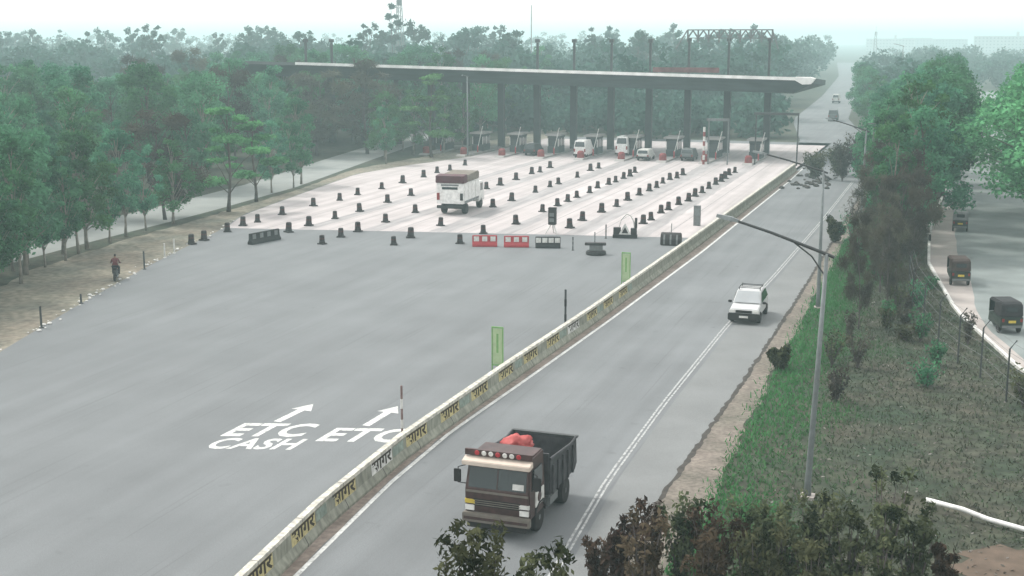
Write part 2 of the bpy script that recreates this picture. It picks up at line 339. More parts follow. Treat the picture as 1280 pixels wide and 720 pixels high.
def crown_points(clumps, n, rs):
    c = np.array([q[:3] for q in clumps]); rad = np.array([q[3:6] for q in clumps])
    wgt = rad.prod(1)**.66; k = rs.choice(len(c), n, p=wgt/wgt.sum())
    d = rs.normal(size=(n, 3)); d /= np.linalg.norm(d, axis=1)[:, None]
    rr = rs.uniform(0, 1, n)**.45*rs.uniform(.75, 1.18, n)
    p = c[k]+d*rad[k]*rr[:, None]
    ct = rs.uniform(.1, .9, len(c))
    tint = np.clip(ct[k]+rs.normal(0, .16, n), 0, 1)
    return p, d, tint
def make_tree(seed, h, cr, base, n, size, style='broad', nclump=16):
    """returns (trunk builder, crown arrays). h height, cr crown radius, base crown-base height"""
    rs = np.random.RandomState(seed); rng = random.Random(seed); b = MB()
    lean = (rng.uniform(-.06, .06)*h, rng.uniform(-.06, .06)*h); r0 = (.008*h+.02) if style in ('slim', 'bare') else .012*h+.03
    top = h*.86
    def axis(z): t = z/h; return Vector((lean[0]*t*t+.12*math.sin(t*7+seed), lean[1]*t*t+.12*math.cos(t*6+seed), z))
    b.tube([axis(top*t) for t in (0, .12, .3, .5, .7, .88, 1)], [r0*1.5, r0*1.05, r0*.9, r0*.7, r0*.5, r0*.3, r0*.1], 7)
    clumps = []
    for k in range(nclump):
        z = base+(h-base)*((k+.5)/nclump)**.9*rng.uniform(.9, 1.04)
        t = (z-base)/(h-base)
        if style == 'slim': prof = .95*math.sin(math.pi*min(1, .12+.86*t))**.8
        elif style == 'layer': prof = 1.0-.62*t
        elif style == 'cone': prof = 1.05*(1-t)**.8+.1
        else: prof = math.sin(math.pi*min(.98, .22+.74*t))**.6
        a = k*2.4+rng.uniform(-.5, .5); rr = cr*prof*rng.uniform(.35, .98)
        ax = axis(min(z, top)); p = Vector((ax.x+rr*math.cos(a), ax.y+rr*math.sin(a), z))
        sz = cr*rng.uniform(.20, .46)*(1.05-.35*t)
        fl = .26 if style == 'layer' else rng.uniform(.6, .95)
        clumps.append((p.x, p.y, min(p.z, h-sz*fl*.7), sz, sz, sz*fl))
        st = axis(max(base*.7, z-.28*h*prof-.4)); mid = (st+p)/2+Vector((0, 0, .1*rr))
        b.tube([st, mid, p], [r0*.38, r0*.22, r0*.06], 5)
    if style == 'bare':
        p, d, tint = crown_points(clumps, n, rs)
        v, f = leaf_quads(p, size*2.2, np.array([0, 0, 0.]), rs, .05)
    else:
        p, d, tint = crown_points(clumps, n, rs)
        v, f = leaf_quads(p, size, d*.5+np.array([0, 0, .7 if style != 'layer' else 1.8]), rs, .6, .4)
    return b, (v, f, tint)
class TreeKind:
    def __init__(s, name, variants, lm, bm_):
        s.v = []; s.name = name
        for kw in variants:
            b, (v, f, t) = make_tree(**kw); tr = MB(); tr = b
            s.v.append((np_mesh('crown', v, f, t, lm), tr, kw['h'])); s.bark = bm_
        s.tm = []
        for cm, tr, h in s.v:
            o = tr.build('trunk', bm_); s.tm.append(o.data); o.data.shade_smooth(); C.objects.unlink(o); bpy.data.objects.remove(o)
    def put(s, i, x, y, h, label, group, rng, cat='tree', z=0, wide=1.0):
        cm, _, h0 = s.v[i % len(s.v)]; k = h/h0
        t = thing(s.name, label, cat, (x, y, z), rng.uniform(0, 6.28), group); t.scale = (k*wide, k*wide, k)
        for nm, me in (('trunk', s.tm[i % len(s.v)]), ('crown', cm)):
            o = bpy.data.objects.new(nm, me); C.objects.link(o); o.parent = t
        return t
slim = TreeKind('slim_tree', [dict(seed=s, h=11, cr=2.4, base=2.5, n=4300, size=.29, style='slim', nclump=24) for s in (1, 2, 3, 4)], L_wood, M_barkpale)
broad = TreeKind('broadleaf_tree', [dict(seed=s, h=12, cr=3.7, base=2.6, n=7000, size=.33, nclump=28) for s in (11, 12, 13, 14, 15)], L_wood, M_bark)
pale = TreeKind('light_green_tree', [dict(seed=s, h=11, cr=3.2, base=2.4, n=5500, size=.30, nclump=26) for s in (16, 17, 18)], leaf_mat('light_leaf', (.040, .12, .050), (.10, .27, .12)), M_barkpale)
bright = TreeKind('spreading_tree', [dict(seed=s, h=9, cr=3.6, base=2.2, n=3000, size=.40, style='layer', nclump=12) for s in (21, 22)], L_bright, M_bark)
bushy = TreeKind('bright_green_tree', [dict(seed=s, h=13, cr=6.0, base=3.8, n=11000, size=.36, nclump=44) for s in (25, 26)], L_bright, M_bark)
bare = TreeKind('bare_tree', [dict(seed=s, h=10, cr=2.8, base=2.2, n=2600, size=.6, style='bare', nclump=18) for s in (31, 32)], L_dry, M_twig)
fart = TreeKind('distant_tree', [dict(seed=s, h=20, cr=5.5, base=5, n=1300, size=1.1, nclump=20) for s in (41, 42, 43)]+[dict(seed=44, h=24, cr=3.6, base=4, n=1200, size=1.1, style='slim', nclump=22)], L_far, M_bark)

rng = random.Random(77)
# front row of the left wood
k = 0
row = []
Y = 56.0
while Y < 132:
    xb = interp([(-53.0, 50), (-55.6, 63.7), (-59.3, 72.6), (-62.2, 84), (-63.2, 90), (-64.5, 105), (-66.8, 122), (-69.5, 135)], Y)
    row.append((xb+rng.uniform(-1.0, .5), Y)); Y += rng.uniform(1.8, 3.0) if Y < 84 else rng.uniform(3.2, 5.2)
for i, (x, y) in enumerate([q for q in row if not 99 < q[1] < 117][:30]):
    (pale if i % 4 == 2 else slim).put(rng.randrange(4), x, y, rng.uniform(7.0, 10.5), 'slender tree in front row beside left dirt verge, %s from the near end' % ORD[i], 'front row of trees along the left verge', rng)
for i, (x, y) in enumerate([(-59.8, 62.5), (-61.3, 68), (-62.2, 74.5), (-62.9, 79.5), (-64.2, 70), (-60, 58), (-66, 76), (-58.3, 65), (-57.2, 60.5), (-60.5, 64.5), (-56.6, 56.5), (-61.5, 72.3)]):
    slim.put(i, x, y, rng.uniform(8, 10.5), 'slender tree standing close behind the front row at the near left edge of the wood', 'second row of trees at the left edge', rng)
# the wood beyond the service road
def wood(n, box, keep, hs_, label, group, rng, mind=3.2):
    pts = []; tries = 0
    while len(pts) < n and tries < n*60:
        tries += 1
        x = rng.uniform(box[0], box[1]); y = rng.uniform(box[2], box[3])
        if not keep(x, y) or any((x-a)**2+(y-c)**2 < mind*mind for a, c in pts): continue
        pts.append((x, y))
        rng.choice((bare, slim, slim, slim, pale, pale, pale, broad, broad, broad, broad)).put(rng.randrange(20), x, y, rng.uniform(*hs_), label, group, rng)
wood(135, (-135, -70, 52, 200), lambda x, y: x < interp(SV_R, y)-9 and x > -66-y*.62, (8.5, 13.5), 'tree inside the dense green wood behind the left service road', 'trees of the left wood', rng, 3.6)
wood(40, (-128, -72, 190, 250), lambda x, y: True, (10, 15), 'hazy tree in the wood behind the left end of the canopy', 'trees behind the canopy', rng, 5)
bright.put(0, -63.6, 104.5, 10, 'bright green tree with layered spreading branches at the bend of the left verge', None, rng)
bright.put(1, -65.2, 112, 9, 'bright green spreading tree just behind the layered one at the left verge', None, rng)
bright.put(0, -67.2, 163, 11.5, 'bright green layered tree below the canopy left of its first columns', None, rng)
bare.put(0, -78, 165, 13, 'bare greyish twiggy tree near the left street lamp', None, rng, wide=1.4)
bare.put(1, -83, 160, 12, 'bare twiggy tree to the left of the lamp, leafless mauve grey crown', None, rng, wide=1.5)
bare.put(1, -66.5, 98, 10, 'bare brownish twiggy tree among the green front-row trees', None, rng, wide=1.3)
for i, (x, y, h) in enumerate([(-69, 152, 8), (-72, 158, 9), (-68, 170, 9.5), (-71, 166, 9), (-75, 171, 10), (-66, 172, 8.5)]):
    (pale if i % 2 else slim).put(i, x, y, h, 'tree standing in front of the left part of the canopy, %s from the near end' % ORD[[0, 1, 3, 2, 4, 5][i]], 'trees before the left part of the canopy', rng)
# trees between the road and the side road
RG = 'trees between the carriageway and the side road'
right_spots = [(-3.6, 98, 10.5, slim), (-2.6, 107, 12.6, pale), (-4.6, 112, 11.0, slim), (-3.2, 119, 13.0, pale), (-2.4, 128, 12.6, slim), (-4.6, 134, 11.4, slim), (-2.6, 142, 13.2, broad), (-4.2, 152, 12.2, broad), (-1.5, 162, 13.6, broad), (-3.4, 174, 13.0, broad), (-1.0, 188, 13.5, broad), (-3.0, 205, 13, broad), (-.5, 225, 13.5, broad), (-6.4, 128, 10.0, broad), (-6.6, 140, 10.5, slim), (-7.0, 158, 10.5, broad), (-1.4, 116, 12.6, broad), (-.2, 138, 12.8, broad), (-1.9, 101, 11, broad), (.6, 150, 13.2, broad), (-.9, 124, 12.9, broad)]
for i, (x, y, h, kd) in enumerate(sorted(right_spots, key=lambda q: q[1])):
    kd.put(i+1, x, y, h, 'tall green tree between carriageway and side road, %s from the near end' % ORD[i], RG, rng, wide=.95)
for i, (x, y, h) in enumerate([(-6.2, 172, 9), (-7.8, 186, 9.5), (-8.6, 202, 10), (-11.5, 222, 10), (-14.5, 243, 10.5), (-16.5, 262, 11), (-18.5, 288, 11)]):
    (pale if i % 2 else broad).put(i, x, y, h, 'hazy tree right of the road beyond the plaza, %s from the near end' % ORD[i], 'trees along the road beyond the plaza', rng)
for i, (x, y, h) in enumerate(sorted([(-4.4, 92, 7), (-2.8, 88, 7.5), (-5.0, 102, 7.5), (-2.2, 97, 8), (-5.3, 124, 7.5), (-3.6, 84, 6.5), (-1.9, 91, 7), (-4.9, 109, 8), (-3.3, 103, 8.5), (-6.6, 133, 6.5)], key=lambda q: q[1])):
    bare.put(i, x, y, h, 'grey leafless tree before the tall roadside trees, %s from the near end' % ORD[i], 'leafless trees by the lamp poles', rng, wide=.75)
bare.put(0, -4.2, 72.5, 6.5, 'thin bare tree with a crooked trunk on the verge behind the fence posts', None, rng, wide=.55)
bare.put(1, -2.9, 77.5, 6.0, 'thin bare tree by the roadside fence, farther of two on the verge', None, rng, wide=.6)
bushy.put(0, 8.2, 108, 13.4, 'big bright green tree on the far side of the side road at the right edge', None, rng, wide=1.25)
bushy.put(1, 8.1, 127, 13.0, 'broad bright green tree overhanging the side road behind the big one', None, rng, wide=1.25)
bushy.put(0, 9.6, 146, 13.4, 'third broad green tree overhanging the far side road', None, rng, wide=1.1)
for i, (x, y, h) in enumerate([(8.6, 117, 12.5), (9.0, 128, 14), (10.5, 145, 14.5), (11.5, 165, 14.5), (12, 190, 15), (13, 215, 15)]):
    broad.put(i, x, y, h, 'green tree along outer edge of side road, %s from the near end' % ORD[i], 'trees along the outer edge of the side road', rng)
bright.put(1, 7.6, 96, 4.6, 'low bright shrub tree at the right picture edge beside the side road', None, rng)
# far tree line: individual skyline trees and one mass of woodland
sk = random.Random(8)
sky_trees = [(-142.7, 320, 25, 3), (-137, 322, 21, 0), (-149, 318, 20, 1)]
for i in range(64):
    y = sk.uniform(285, 480); px = sk.uniform(-60, 990)
    a = R(18.802)-math.atan((px-640)/1600.); x = -math.tan(a)*y
    if x > interp(FAR_L, y)-8: continue
    sky_trees.append((x, y, sk.uniform(15, 19.5)+(y-300)*.012, sk.randrange(4)))
for i, (x, y, h, v) in enumerate(sky_trees):
    lab = 'tallest dark tree standing above the skyline behind the canopy' if i == 0 else 'hazy distant tree on the skyline behind the toll canopy'
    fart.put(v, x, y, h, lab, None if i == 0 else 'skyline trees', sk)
rs = np.random.RandomState(4); cl = []
for i in range(760):
    y = rs.uniform(230, 900) if i < 430 else rs.uniform(206, 330); px = rs.uniform(-150, 1450)
    if i >= 620: y = rs.uniform(215, 620); px = rs.uniform(960, 1330)
    a = R(18.802)-math.atan((px-640)/1600.); x = -math.tan(a)*y
    if interp(FAR_L, y)-6 < x < interp(FAR_R, y)+4: continue
    if x > 0 and abs(x-interp(SL, y)-4) < 9 and y < 420: continue
    if x > interp(FAR_R, y): h = rs.uniform(8.5, 13)
    else: h = rs.uniform(11, 16)+max(0, y-450)*.012
    for q in range(7):
        r = rs.uniform(1.8, 3.4); cl.append((x+rs.uniform(-3.5, 3.5), y+rs.uniform(-3, 3), h*rs.uniform(.35, 1)-r*.5, r, r, r*.75))
for i in range(230):
    y = rs.uniform(203, 275); x = rs.uniform(-118, interp(FAR_L, y)-3); r = rs.uniform(1.6, 3.2)
    for q in range(3): cl.append((x+rs.uniform(-2, 2), y+rs.uniform(-2, 2), r*rs.uniform(.5, 1.5), r, r, r*.8))
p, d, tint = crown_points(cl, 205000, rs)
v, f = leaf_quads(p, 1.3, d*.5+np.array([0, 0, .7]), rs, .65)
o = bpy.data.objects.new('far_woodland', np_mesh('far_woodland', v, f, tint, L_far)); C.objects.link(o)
tag(o, 'hazy mass of far woodland spreading to the horizon', 'woodland'); o['kind'] = 'stuff'

# grass and litter on the right verge
rs = np.random.RandomState(9); n = 95000
gy = 36+rs.uniform(0, 1, n)**1.4*70; xl = -7.35-.6*rs.uniform(0, 1, n)**6; xr = np.array([interp(SL, y)-.5 for y in gy]); gx = xl+(xr-xl)*rs.uniform(0, 1, n)
nz = np.array([mnoise.noise(Vector((x*.35, y*.2, 1.3))) for x, y in zip(gx, gy)])
gr = np.clip(.80-(gx+6.2)*.22+nz*.6, 0, 1)
keep = rs.uniform(0, 1, n) < .42+.58*gr**1.3
bare_e = ((gx-3.3)/2.4)**2+((gy-39.9)/1.9)**2 > 1
keep &= bare_e; gx, gy, gr = gx[keep], gy[keep], gr[keep]; n = len(gx)
hgt = .04+.16*rs.uniform(0, 1, n)**3+.10*gr*rs.uniform(0, 1, n); a = rs.uniform(0, 6.28, n); wd = .015+.03*rs.uniform(0, 1, n)
lx = rs.normal(0, .07, n); ly = rs.normal(0, .07, n)
V = np.stack([np.stack([gx-wd*np.cos(a), gy-wd*np.sin(a), np.zeros(n)], 1), np.stack([gx+wd*np.cos(a), gy+wd*np.sin(a), np.zeros(n)], 1),
              np.stack([gx+lx+wd*.4*np.cos(a), gy+ly+wd*.4*np.sin(a), hgt], 1), np.stack([gx+lx-wd*.4*np.cos(a), gy+ly-wd*.4*np.sin(a), hgt], 1)], 1).reshape(-1, 3)
o = bpy.data.objects.new('grass', np_mesh('grass', V, np.arange(n*4).reshape(n, 4), np.clip(gr+rs.normal(0, .12, n), 0, 1), L_grass)); C.objects.link(o)
tag(o, 'patchy green and dry grass on the verge between the roads', 'grass'); o['kind'] = 'stuff'
rs = np.random.RandomState(10); n = 2600
gy = 37+rs.uniform(0, 1, n)**1.2*45; xr = np.array([interp(SL, y)-.6 for y in gy]); gx = -6.2+(xr+6.2)*rs.uniform(0, 1, n)**.8
v, f = leaf_quads(np.stack([gx, gy, np.full(n, .04)], 1), .15, np.array([0, 0, 2.5]), rs, .5)
o = bpy.data.objects.new('dead_leaves', np_mesh('dead_leaves', v, f, np.clip(rs.normal(.35, .3, n), 0, 1), leaf_mat('dead_leaf', (.04, .034, .028), (.24, .23, .21), .1))); C.objects.link(o)
tag(o, 'dark dead leaves and litter strewn over the verge', 'litter'); o['kind'] = 'stuff'
rs = np.random.RandomState(14); b = MB()
for i in range(85):
    Y = rs.uniform(40, 100); x = interp(LED, Y)+rs.normal(-.1, .22); s = rs.uniform(.05, .16)
    b.lathe([(s*.7, 0), (s, s*.4), (s*.5, s*.8)], 5, (x, Y, 0))
o = b.build('edge_stones', M_dirtywhite, kind='stuff'); tag(o, 'pale stones and rubble scattered along the left road edge', 'rubble')
b = MB()
for i in range(60):
    Y = rs.uniform(140, 168); x = rs.uniform(-17.0, -12.2); s = rs.uniform(.1, .4)
    b.lathe([(s*.8, 0), (s, s*.4), (s*.4, s*.9)], 5, (x, Y, 0))
o = b.build('rubble', M_kerbdark, kind='stuff'); tag(o, 'dark rubble piled across the far end of the right carriageway', 'rubble')

# foreground shrubs
def shrub(x, y, h, r, lm, label, seed, group=None, n=1500, size=.2, name='shrub'):
    rs = np.random.RandomState(seed); rg = random.Random(seed)
    t = thing(name, label, 'shrub', (x, y, 0), 0, group); b = MB(); cl = []
    for k in range(9):
        a = k*2.4+rg.uniform(-.4, .4); rr = r*rg.uniform(.15, .8); hz = h*(rg.uniform(.62, .97) if h < 6 else rg.uniform(.88, .97))
        tip = Vector((rr*math.cos(a), rr*math.sin(a), hz))
        b.tube([(0, 0, 0), tip*.5+Vector((0, 0, .1*h)), tip], [.05, .03, .008], 5)
        for q in range(4):
            f_ = (.28+.235*q) if h < 6 else .80+.065*q; c = Vector((tip.x*min(f_, 1), tip.y*min(f_, 1), tip.z*f_)); s = r*(rg.uniform(.18, .34) if h < 6 else rg.uniform(.16, .30)); cl.append((c.x, c.y, c.z+.05*h, s, s, s*1.25))
    b.build('stems', M_twig, t)
    p, d, tint = crown_points(cl, n, rs); v, f = leaf_quads(p, size, d*.6+np.array([0, 0, .4]), rs, .42, .9)
    o = bpy.data.objects.new('foliage', np_mesh('foliage', v, f, tint, lm)); C.objects.link(o); o.parent = t
shrub(-7.65, 20.2, 7.3, .8, L_bush, 'tall dark green shrub top in front of the tipper truck', 51, n=1500, size=.16)
shrub(-6.45, 20.3, 7.05, .65, L_bush, 'green shrub top at the bottom edge, right of the taller dark one', 52, n=1200, size=.16)
sp = [(-9.0, 34.2, 1.5, .6, 1), (-8.3, 34.0, 2.2, .7, 1), (-7.5, 34.2, 2.6, .9, 1), (-6.6, 34.6, 2.8, .9, 0), (-5.6, 34.2, 3.0, 1.0, 1), (-4.6, 34.8, 3.0, 1.0, 0), (-3.7, 34.3, 3.1, .9, 0), (-2.8, 34.6, 3.3, .9, 0), (-1.9, 34.2, 3.3, .9, 0), (-1.0, 34.0, 4.5, .8, 0), (-.2, 34.4, 3.6, .7, 0), (.5, 34.6, 2.5, .6, 1), (-7.0, 31.5, 3.5, .9, 1), (-5.4, 31.4, 3.4, .9, 1), (-4.0, 31.5, 3.5, .9, 0), (-2.6, 31.6, 3.5, .9, 0), (-1.2, 31.7, 3.6, .8, 0)]
for i, (x, y, h, r, k) in enumerate(sp):
    h = h*1.07 if i < 12 else h
    rowt = 'back' if y > 33 else 'front'
    idx = i if i < 12 else i-12
    shrub(x, y, h, r, L_redbush if k else L_bush, '%s shrub in the %s foreground line, %s from the left' % ('reddish brown leafy' if k else 'dark green leafy', rowt, ORD[idx]), 60+i, 'shrubs in the foreground', n=1500, size=.2)
for i, (x, y, h, r, lm, lb) in enumerate([(-14.6, 152, 2.9, 2.0, L_bush, 'dark shrub among rubble at the far end of the median'), (-12.4, 156, 3.4, 1.9, L_bush, 'dark shrub beside the far lamp pole, right of the rubble'), (-11.3, 150, 4.2, 2.0, L_dry, 'grey dry bush left of the pair of tall poles'), (-10.2, 158, 4.6, 2.2, L_dry, 'grey dry bush right behind the far lamp pole'), (-8.2, 104, 1.8, 1.0, L_bush, 'low dark bush on the road edge below the far lamp arm'), (-7.2, 62, 1.0, .7, L_bush, 'small low bush beside the dirt strip')]):
    shrub(x, y, h, r, lm, lb, 90+i, n=1700, size=.32)

rg = random.Random(21)
scr = []
for i in range(16):
    scr.append((rg.uniform(-7.4, -2.6), rg.uniform(98, 134)))
for i in range(26):
    y = rg.uniform(56, 98); x = rg.uniform(-5.2, interp(SL, y)-1.0)
    scr.append((x, y))
for i, (x, y) in enumerate(sorted(scr, key=lambda q: q[1])):
    lm, nm = [(L_dry, 'dry greyish'), (L_bush, 'dark green'), (L_wood, 'fresh green')][i % 3]
    k_ = 1.9 if y > 97 else 1.0
    shrub(x, y, k_*rg.uniform(.7, 1.9), k_*rg.uniform(.5, 1.2), lm, '%s scrub on the verge between the roads, %s from the near end' % (nm, ORD[i]), 200+i, 'scrub on the verge between the roads', n=420, size=.2)

# ---------------------------------------------------------------- median barrier with painted panels
t = thing('median_barrier', 'long white-topped concrete barrier with brown lettering on yellowed panels dividing the roads', 'barrier', (0, 0, 0))
prof = [(-.30, 0), (-.30, .10), (-.15, .36), (-.11, .92), (.11, .92), (.15, .36), (.30, .10), (.30, 0)]
ysb = yr(9, 160, 1.5); b = MB(); tp = MB()
for (mb, pr) in ((b, prof), (tp, [(-.115, .80), (-.115, .945), (.115, .945), (.118, .80)])):
    n = len(pr)
    for Y in ysb:
        X = interp(BAR, Y); mb.v += [(X+a, Y, z) for a, z in pr]
    for i in range(len(ysb)-1):
        for k in range(n if mb is tp else n-1): mb.f.append((i*n+k, i*n+(k+1) % n, (i+1)*n+(k+1) % n, (i+1)*n+k)); mb.mi.append(0)
    for q in (0, (len(ysb)-1)*n): mb.f.append(tuple(range(q, q+n))); mb.mi.append(0)
b.build('concrete_body', M_barr, t); tp.build('white_coping', M_barrtop, t)
tv, tf = text_mesh('\u0938\u093e\u0917\u0930', 1.0, .03)
fx = lambda z: .11+(.92-z)/(.92-.36)*.04
def face_pt(Y, z, out): X = interp(BAR, Y); return (X+fx(z)+out, Y, z)
y0 = 26.6; i = 0
while y0 < 78:
    pb = MB(); mm = M_panel if i % 7 != 4 else M_dirtywhite
    pb.add([face_pt(y0, .34, .004), face_pt(y0+1.0, .34, .004), face_pt(y0+2.0, .34, .004), face_pt(y0+2.0, .82, .004), face_pt(y0+1.0, .82, .004), face_pt(y0, .82, .004)], [(0, 1, 4, 5), (1, 2, 3, 4)])
    po = pb.build('painted_panel', mm, t)
    lb = MB(); lb.add([face_pt(y0+.05+1.9*u, .37+.44*q, .008) for u, q in tv], tf); lb.build('lettering', M_letter, po)
    gb = MB(); gb.add([face_pt(y0+2.1, .40, .004), face_pt(y0+3.2, .40, .004), face_pt(y0+3.2, .76, .004), face_pt(y0+2.1, .76, .004)], [(0, 1, 2, 3)])
    if i % 2 == 0: gb.build('faded_green_panel', M_panelgreen, t)
    y0 += 3.45; i += 1
# things on the barrier
def frame_sign(x, y, label):
    t = thing('sign_frame', label, 'sign', (x, y, .006), 0, 'green frame signs behind the median barrier')
    b = MB(); b.box(-.3, -.25, -.03, .03, 0, 2.3).box(.25, .3, -.03, .03, 0, 2.3).build('upright', M_green, t)
    b = MB(); b.box(-.25, .25, -.025, .025, 2.22, 2.3).box(-.25, .25, -.025, .025, .35, .42).build('crossbar', M_green, t)
    b = MB(); b.box(-.245, .245, -.008, .008, .44, 2.2); b.m = 1; b.box(-.05, .05, -.014, .014, 1.0, 1.95)
    b.build('sign_panel', [mat('pale_green_sheet', (.36, .46, .27), .6, .1, 3), M_green], t)
frame_sign(-20.15, 57.0, 'nearer pale green framed sign standing just behind the median barrier')
frame_sign(-19.5, 80.4, 'farther faded green framed sign standing just behind the median barrier')
def post(x, y, z, h, r, m, label, name='marker_post', cat='post', group=None, cap=None):
    b = MB(); b.lathe([(r*2.2, 0), (r*2.2, .04), (r, .06), (r, h*.5), (r, h-.02), (r*.7, h)], 10)
    if cap:
        b.m = 1; b.lathe([(r*1.15, h*.62), (r*1.15, h*.78)], 10)
        b.lathe([(r*1.15, h*.30), (r*1.15, h*.44)], 10)
    o = b.build(name, [m, cap or m]); o.location = (x, y, z); return tag(o, label, cat, group)
post(-19.95, 45, .006, 2.5, .045, mat('rusty_post', (.17, .11, .10), .7, .2, 6), 'thin brownish post standing behind the barrier beside the ETC lettering', cap=M_dirtywhite)
post(-19.4, 66.1, .006, 2.5, .06, M_darksteel, 'thin dark post standing behind the barrier past the green sign', cap=M_black)

# ---------------------------------------------------------------- lane drums
PTS = """-24.28,133.69 -24.35,145.23 -24.37,137.79 -24.42,148.39 -24.43,126.23 -24.44,141.89 -24.46,130.36 -24.46,155.45 -24.55,152.52 -24.66,123.2 -24.8,111.7 -24.9,119.01 -25.05,109.25 -25.07,116.64
-29.83,147.09 -29.88,136.87 -29.91,150.69 -30.09,119.83 -30.09,133.52 -30.09,145.12 -30.14,129.5 -30.16,141.2 -30.19,124.87 -30.38,115.36 -30.49,104.67 -30.58,109.41
-35.38,140.7 -35.47,105.39 -35.49,147.38 -35.52,129.86 -35.62,138.08 -35.65,144.57 -35.71,121.99 -35.72,125.47 -35.74,118.47 -35.75,113.89 -35.77,151.6 -35.82,134.36 -36.24,93.72 -36.29,99.24
-40.89,144.15 -41.07,136.73 -41.08,91.44 -41.14,120.8 -41.17,128.39 -41.17,133.74 -41.21,95.28 -41.29,115.64 -41.35,155.19 -41.44,102.34 -41.64,151.99
-46.48,89.98 -46.62,93.71 -46.67,96.88 -46.76,109.49 -46.84,102.82 -46.91,133.5 -46.99,148.37 -47.0,139.36 -47.06,129.67 -47.24,153.81 -47.29,146.21
-52.13,94.74 -52.15,98.69 -52.16,103.42 -52.16,108.53 -52.42,121.55 -52.45,115.55
-57.15,93.31 -57.5,99.19 -57.66,96.81 -57.7,115.57 -57.76,126.03 -57.88,120.34 -57.97,132.07 -57.99,104.28 -58.04,110.75 -58.1,146.79 -58.17,138.63 -58.55,143.64 -58.6,153.61"""
b = MB(); b.box(-.40, .40, -.33, .33, 0, .13, .03, .03); b.lathe([(.31, .13), (.30, .3), (.275, .34), (.27, .52)], 12); b.m = 1; b.lathe([(.272, .52), (.265, .68)], 12); b.m = 0
b.lathe([(.262, .68), (.255, .86), (.22, .92), (.14, .95)], 12)
drum = b.build('traffic_drum', [M_drum, M_drumred])
rows_ = ['next to the median', 'second from the median', 'third from the median', 'fourth from the median', 'fifth from the median', 'sixth from the median', 'at the far left edge']
rng = random.Random(3); first = True
for ln, rn in zip(PTS.split('\n'), rows_):
    pp = sorted([tuple(map(float, q.split(','))) for q in ln.split()], key=lambda q: q[1])
    for i, (x, y) in enumerate(pp):
        o = drum if first else drum.copy()
        if not first: C.objects.link(o)
        first = False
        o.location = (x, y, .012 if y > FRONT(x) else .006); o.rotation_euler = (rng.uniform(-.05, .05), rng.uniform(-.05, .05), rng.uniform(-.6, .6)); s = rng.uniform(.74, .95); o.location.x += rng.uniform(-.12, .12); o.scale = (s, s, s)
        tag(o, 'dark lane drum, row %s, %s from the near end' % (rn, ORD[i]), 'traffic drum', 'dark drums marking the toll lanes')

# water-filled barriers
def plastic_barrier(x, y, rz, body, patch, label, group, npatch=3, Lg=1.95):
    t = thing('plastic_barrier', label, 'barrier', (x, y, .006), rz, group)
    h = Lg/2; b = MB(); b.prism([(-.26, 0), (-.26, .16), (-.12, .38), (-.10, .88), (.10, .88), (.12, .38), (.26, .16), (.26, 0)], -h, h)
    b.build('body', body, t, bevel=.025)
    for i in range(npatch):
        c = -h+Lg*(i+.5)/npatch
        q = MB(); q.prism([(-.125, .42), (-.112, .80), (-.105, .80), (-.112, .42)], c-.2, c+.2); q.build('pale_patch', patch, t)
plastic_barrier(-33.95, 93.1, .32, M_red, M_dirtywhite, 'red plastic road barrier with pale patches, left of the two', 'red barriers at the apron edge')
plastic_barrier(-31.5, 93.6, .30, M_red, M_dirtywhite, 'red plastic road barrier with pale patches, right of the two', 'red barriers at the apron edge')
plastic_barrier(-29.05, 94.0, .30, M_black, M_dirtywhite, 'black road barrier with white blocks beside the red ones', None, 4)
plastic_barrier(-51.4, 89.5, 1.35, M_black, M_greysteel, 'dark road barrier standing askew at the left of the apron edge', None, 4, 3.4)
post(-26.89, 93.5, .006, 1.05, .05, M_darksteel, 'thin dark post on the asphalt right of the black and white barrier', cap=M_greysteel)
post(-26.0, 100.1, .012, 1.15, .05, M_darksteel, 'thin dark post left of the triangular sign frame', cap=M_greysteel)
# tall dark box on a pale stand
t = thing('lane_signal', 'tall dark signal box on a splayed pale stand behind the black barrier', 'signal', (-30.9, 101.2, .012))
b = MB(); b.box(-.32, .32, -.2, .2, .75, 2.2); b.build('signal_box', M_drum, t, bevel=.03)
b = MB(); b.box(-.2, .2, -.215, -.201, 1.0, 1.3).box(-.2, .2, -.215, -.201, 1.45, 1.75); b.build('signal_face', M_greysteel, t)
b = MB(); b.tube([(-.5, -.3, 0), (-.12, 0, .75)], .05).tube([(.5, -.3, 0), (.12, 0, .75)], .05).tube([(0, .4, 0), (0, .05, .75)], .05); b.build('stand', M_dirtywhite, t)
# low table-like barricade with a mast
t = thing('barricade_stand', 'low dark barricade stand with short mast, alone on the asphalt near the median', 'barricade', (-24.7, 92.2, .006), .25)
b = MB(); b.lathe([(.72, 0), (.78, .1), (.72, .28), (.5, .3)], 18); b.build('base', M_black, t)
b = MB(); b.box(-.5, .5, -.2, .2, .3, .72); b.build('body', M_greysteel, t, bevel=.03)
b = MB(); b.box(-.85, .75, -.26, .26, .72, .9); b.build('top_rail', M_drum, t, bevel=.03)
b = MB(); b.tube([(-.1, 0, .9), (-.1, 0, 1.7)], .04); b.build('mast', M_greysteel, t)
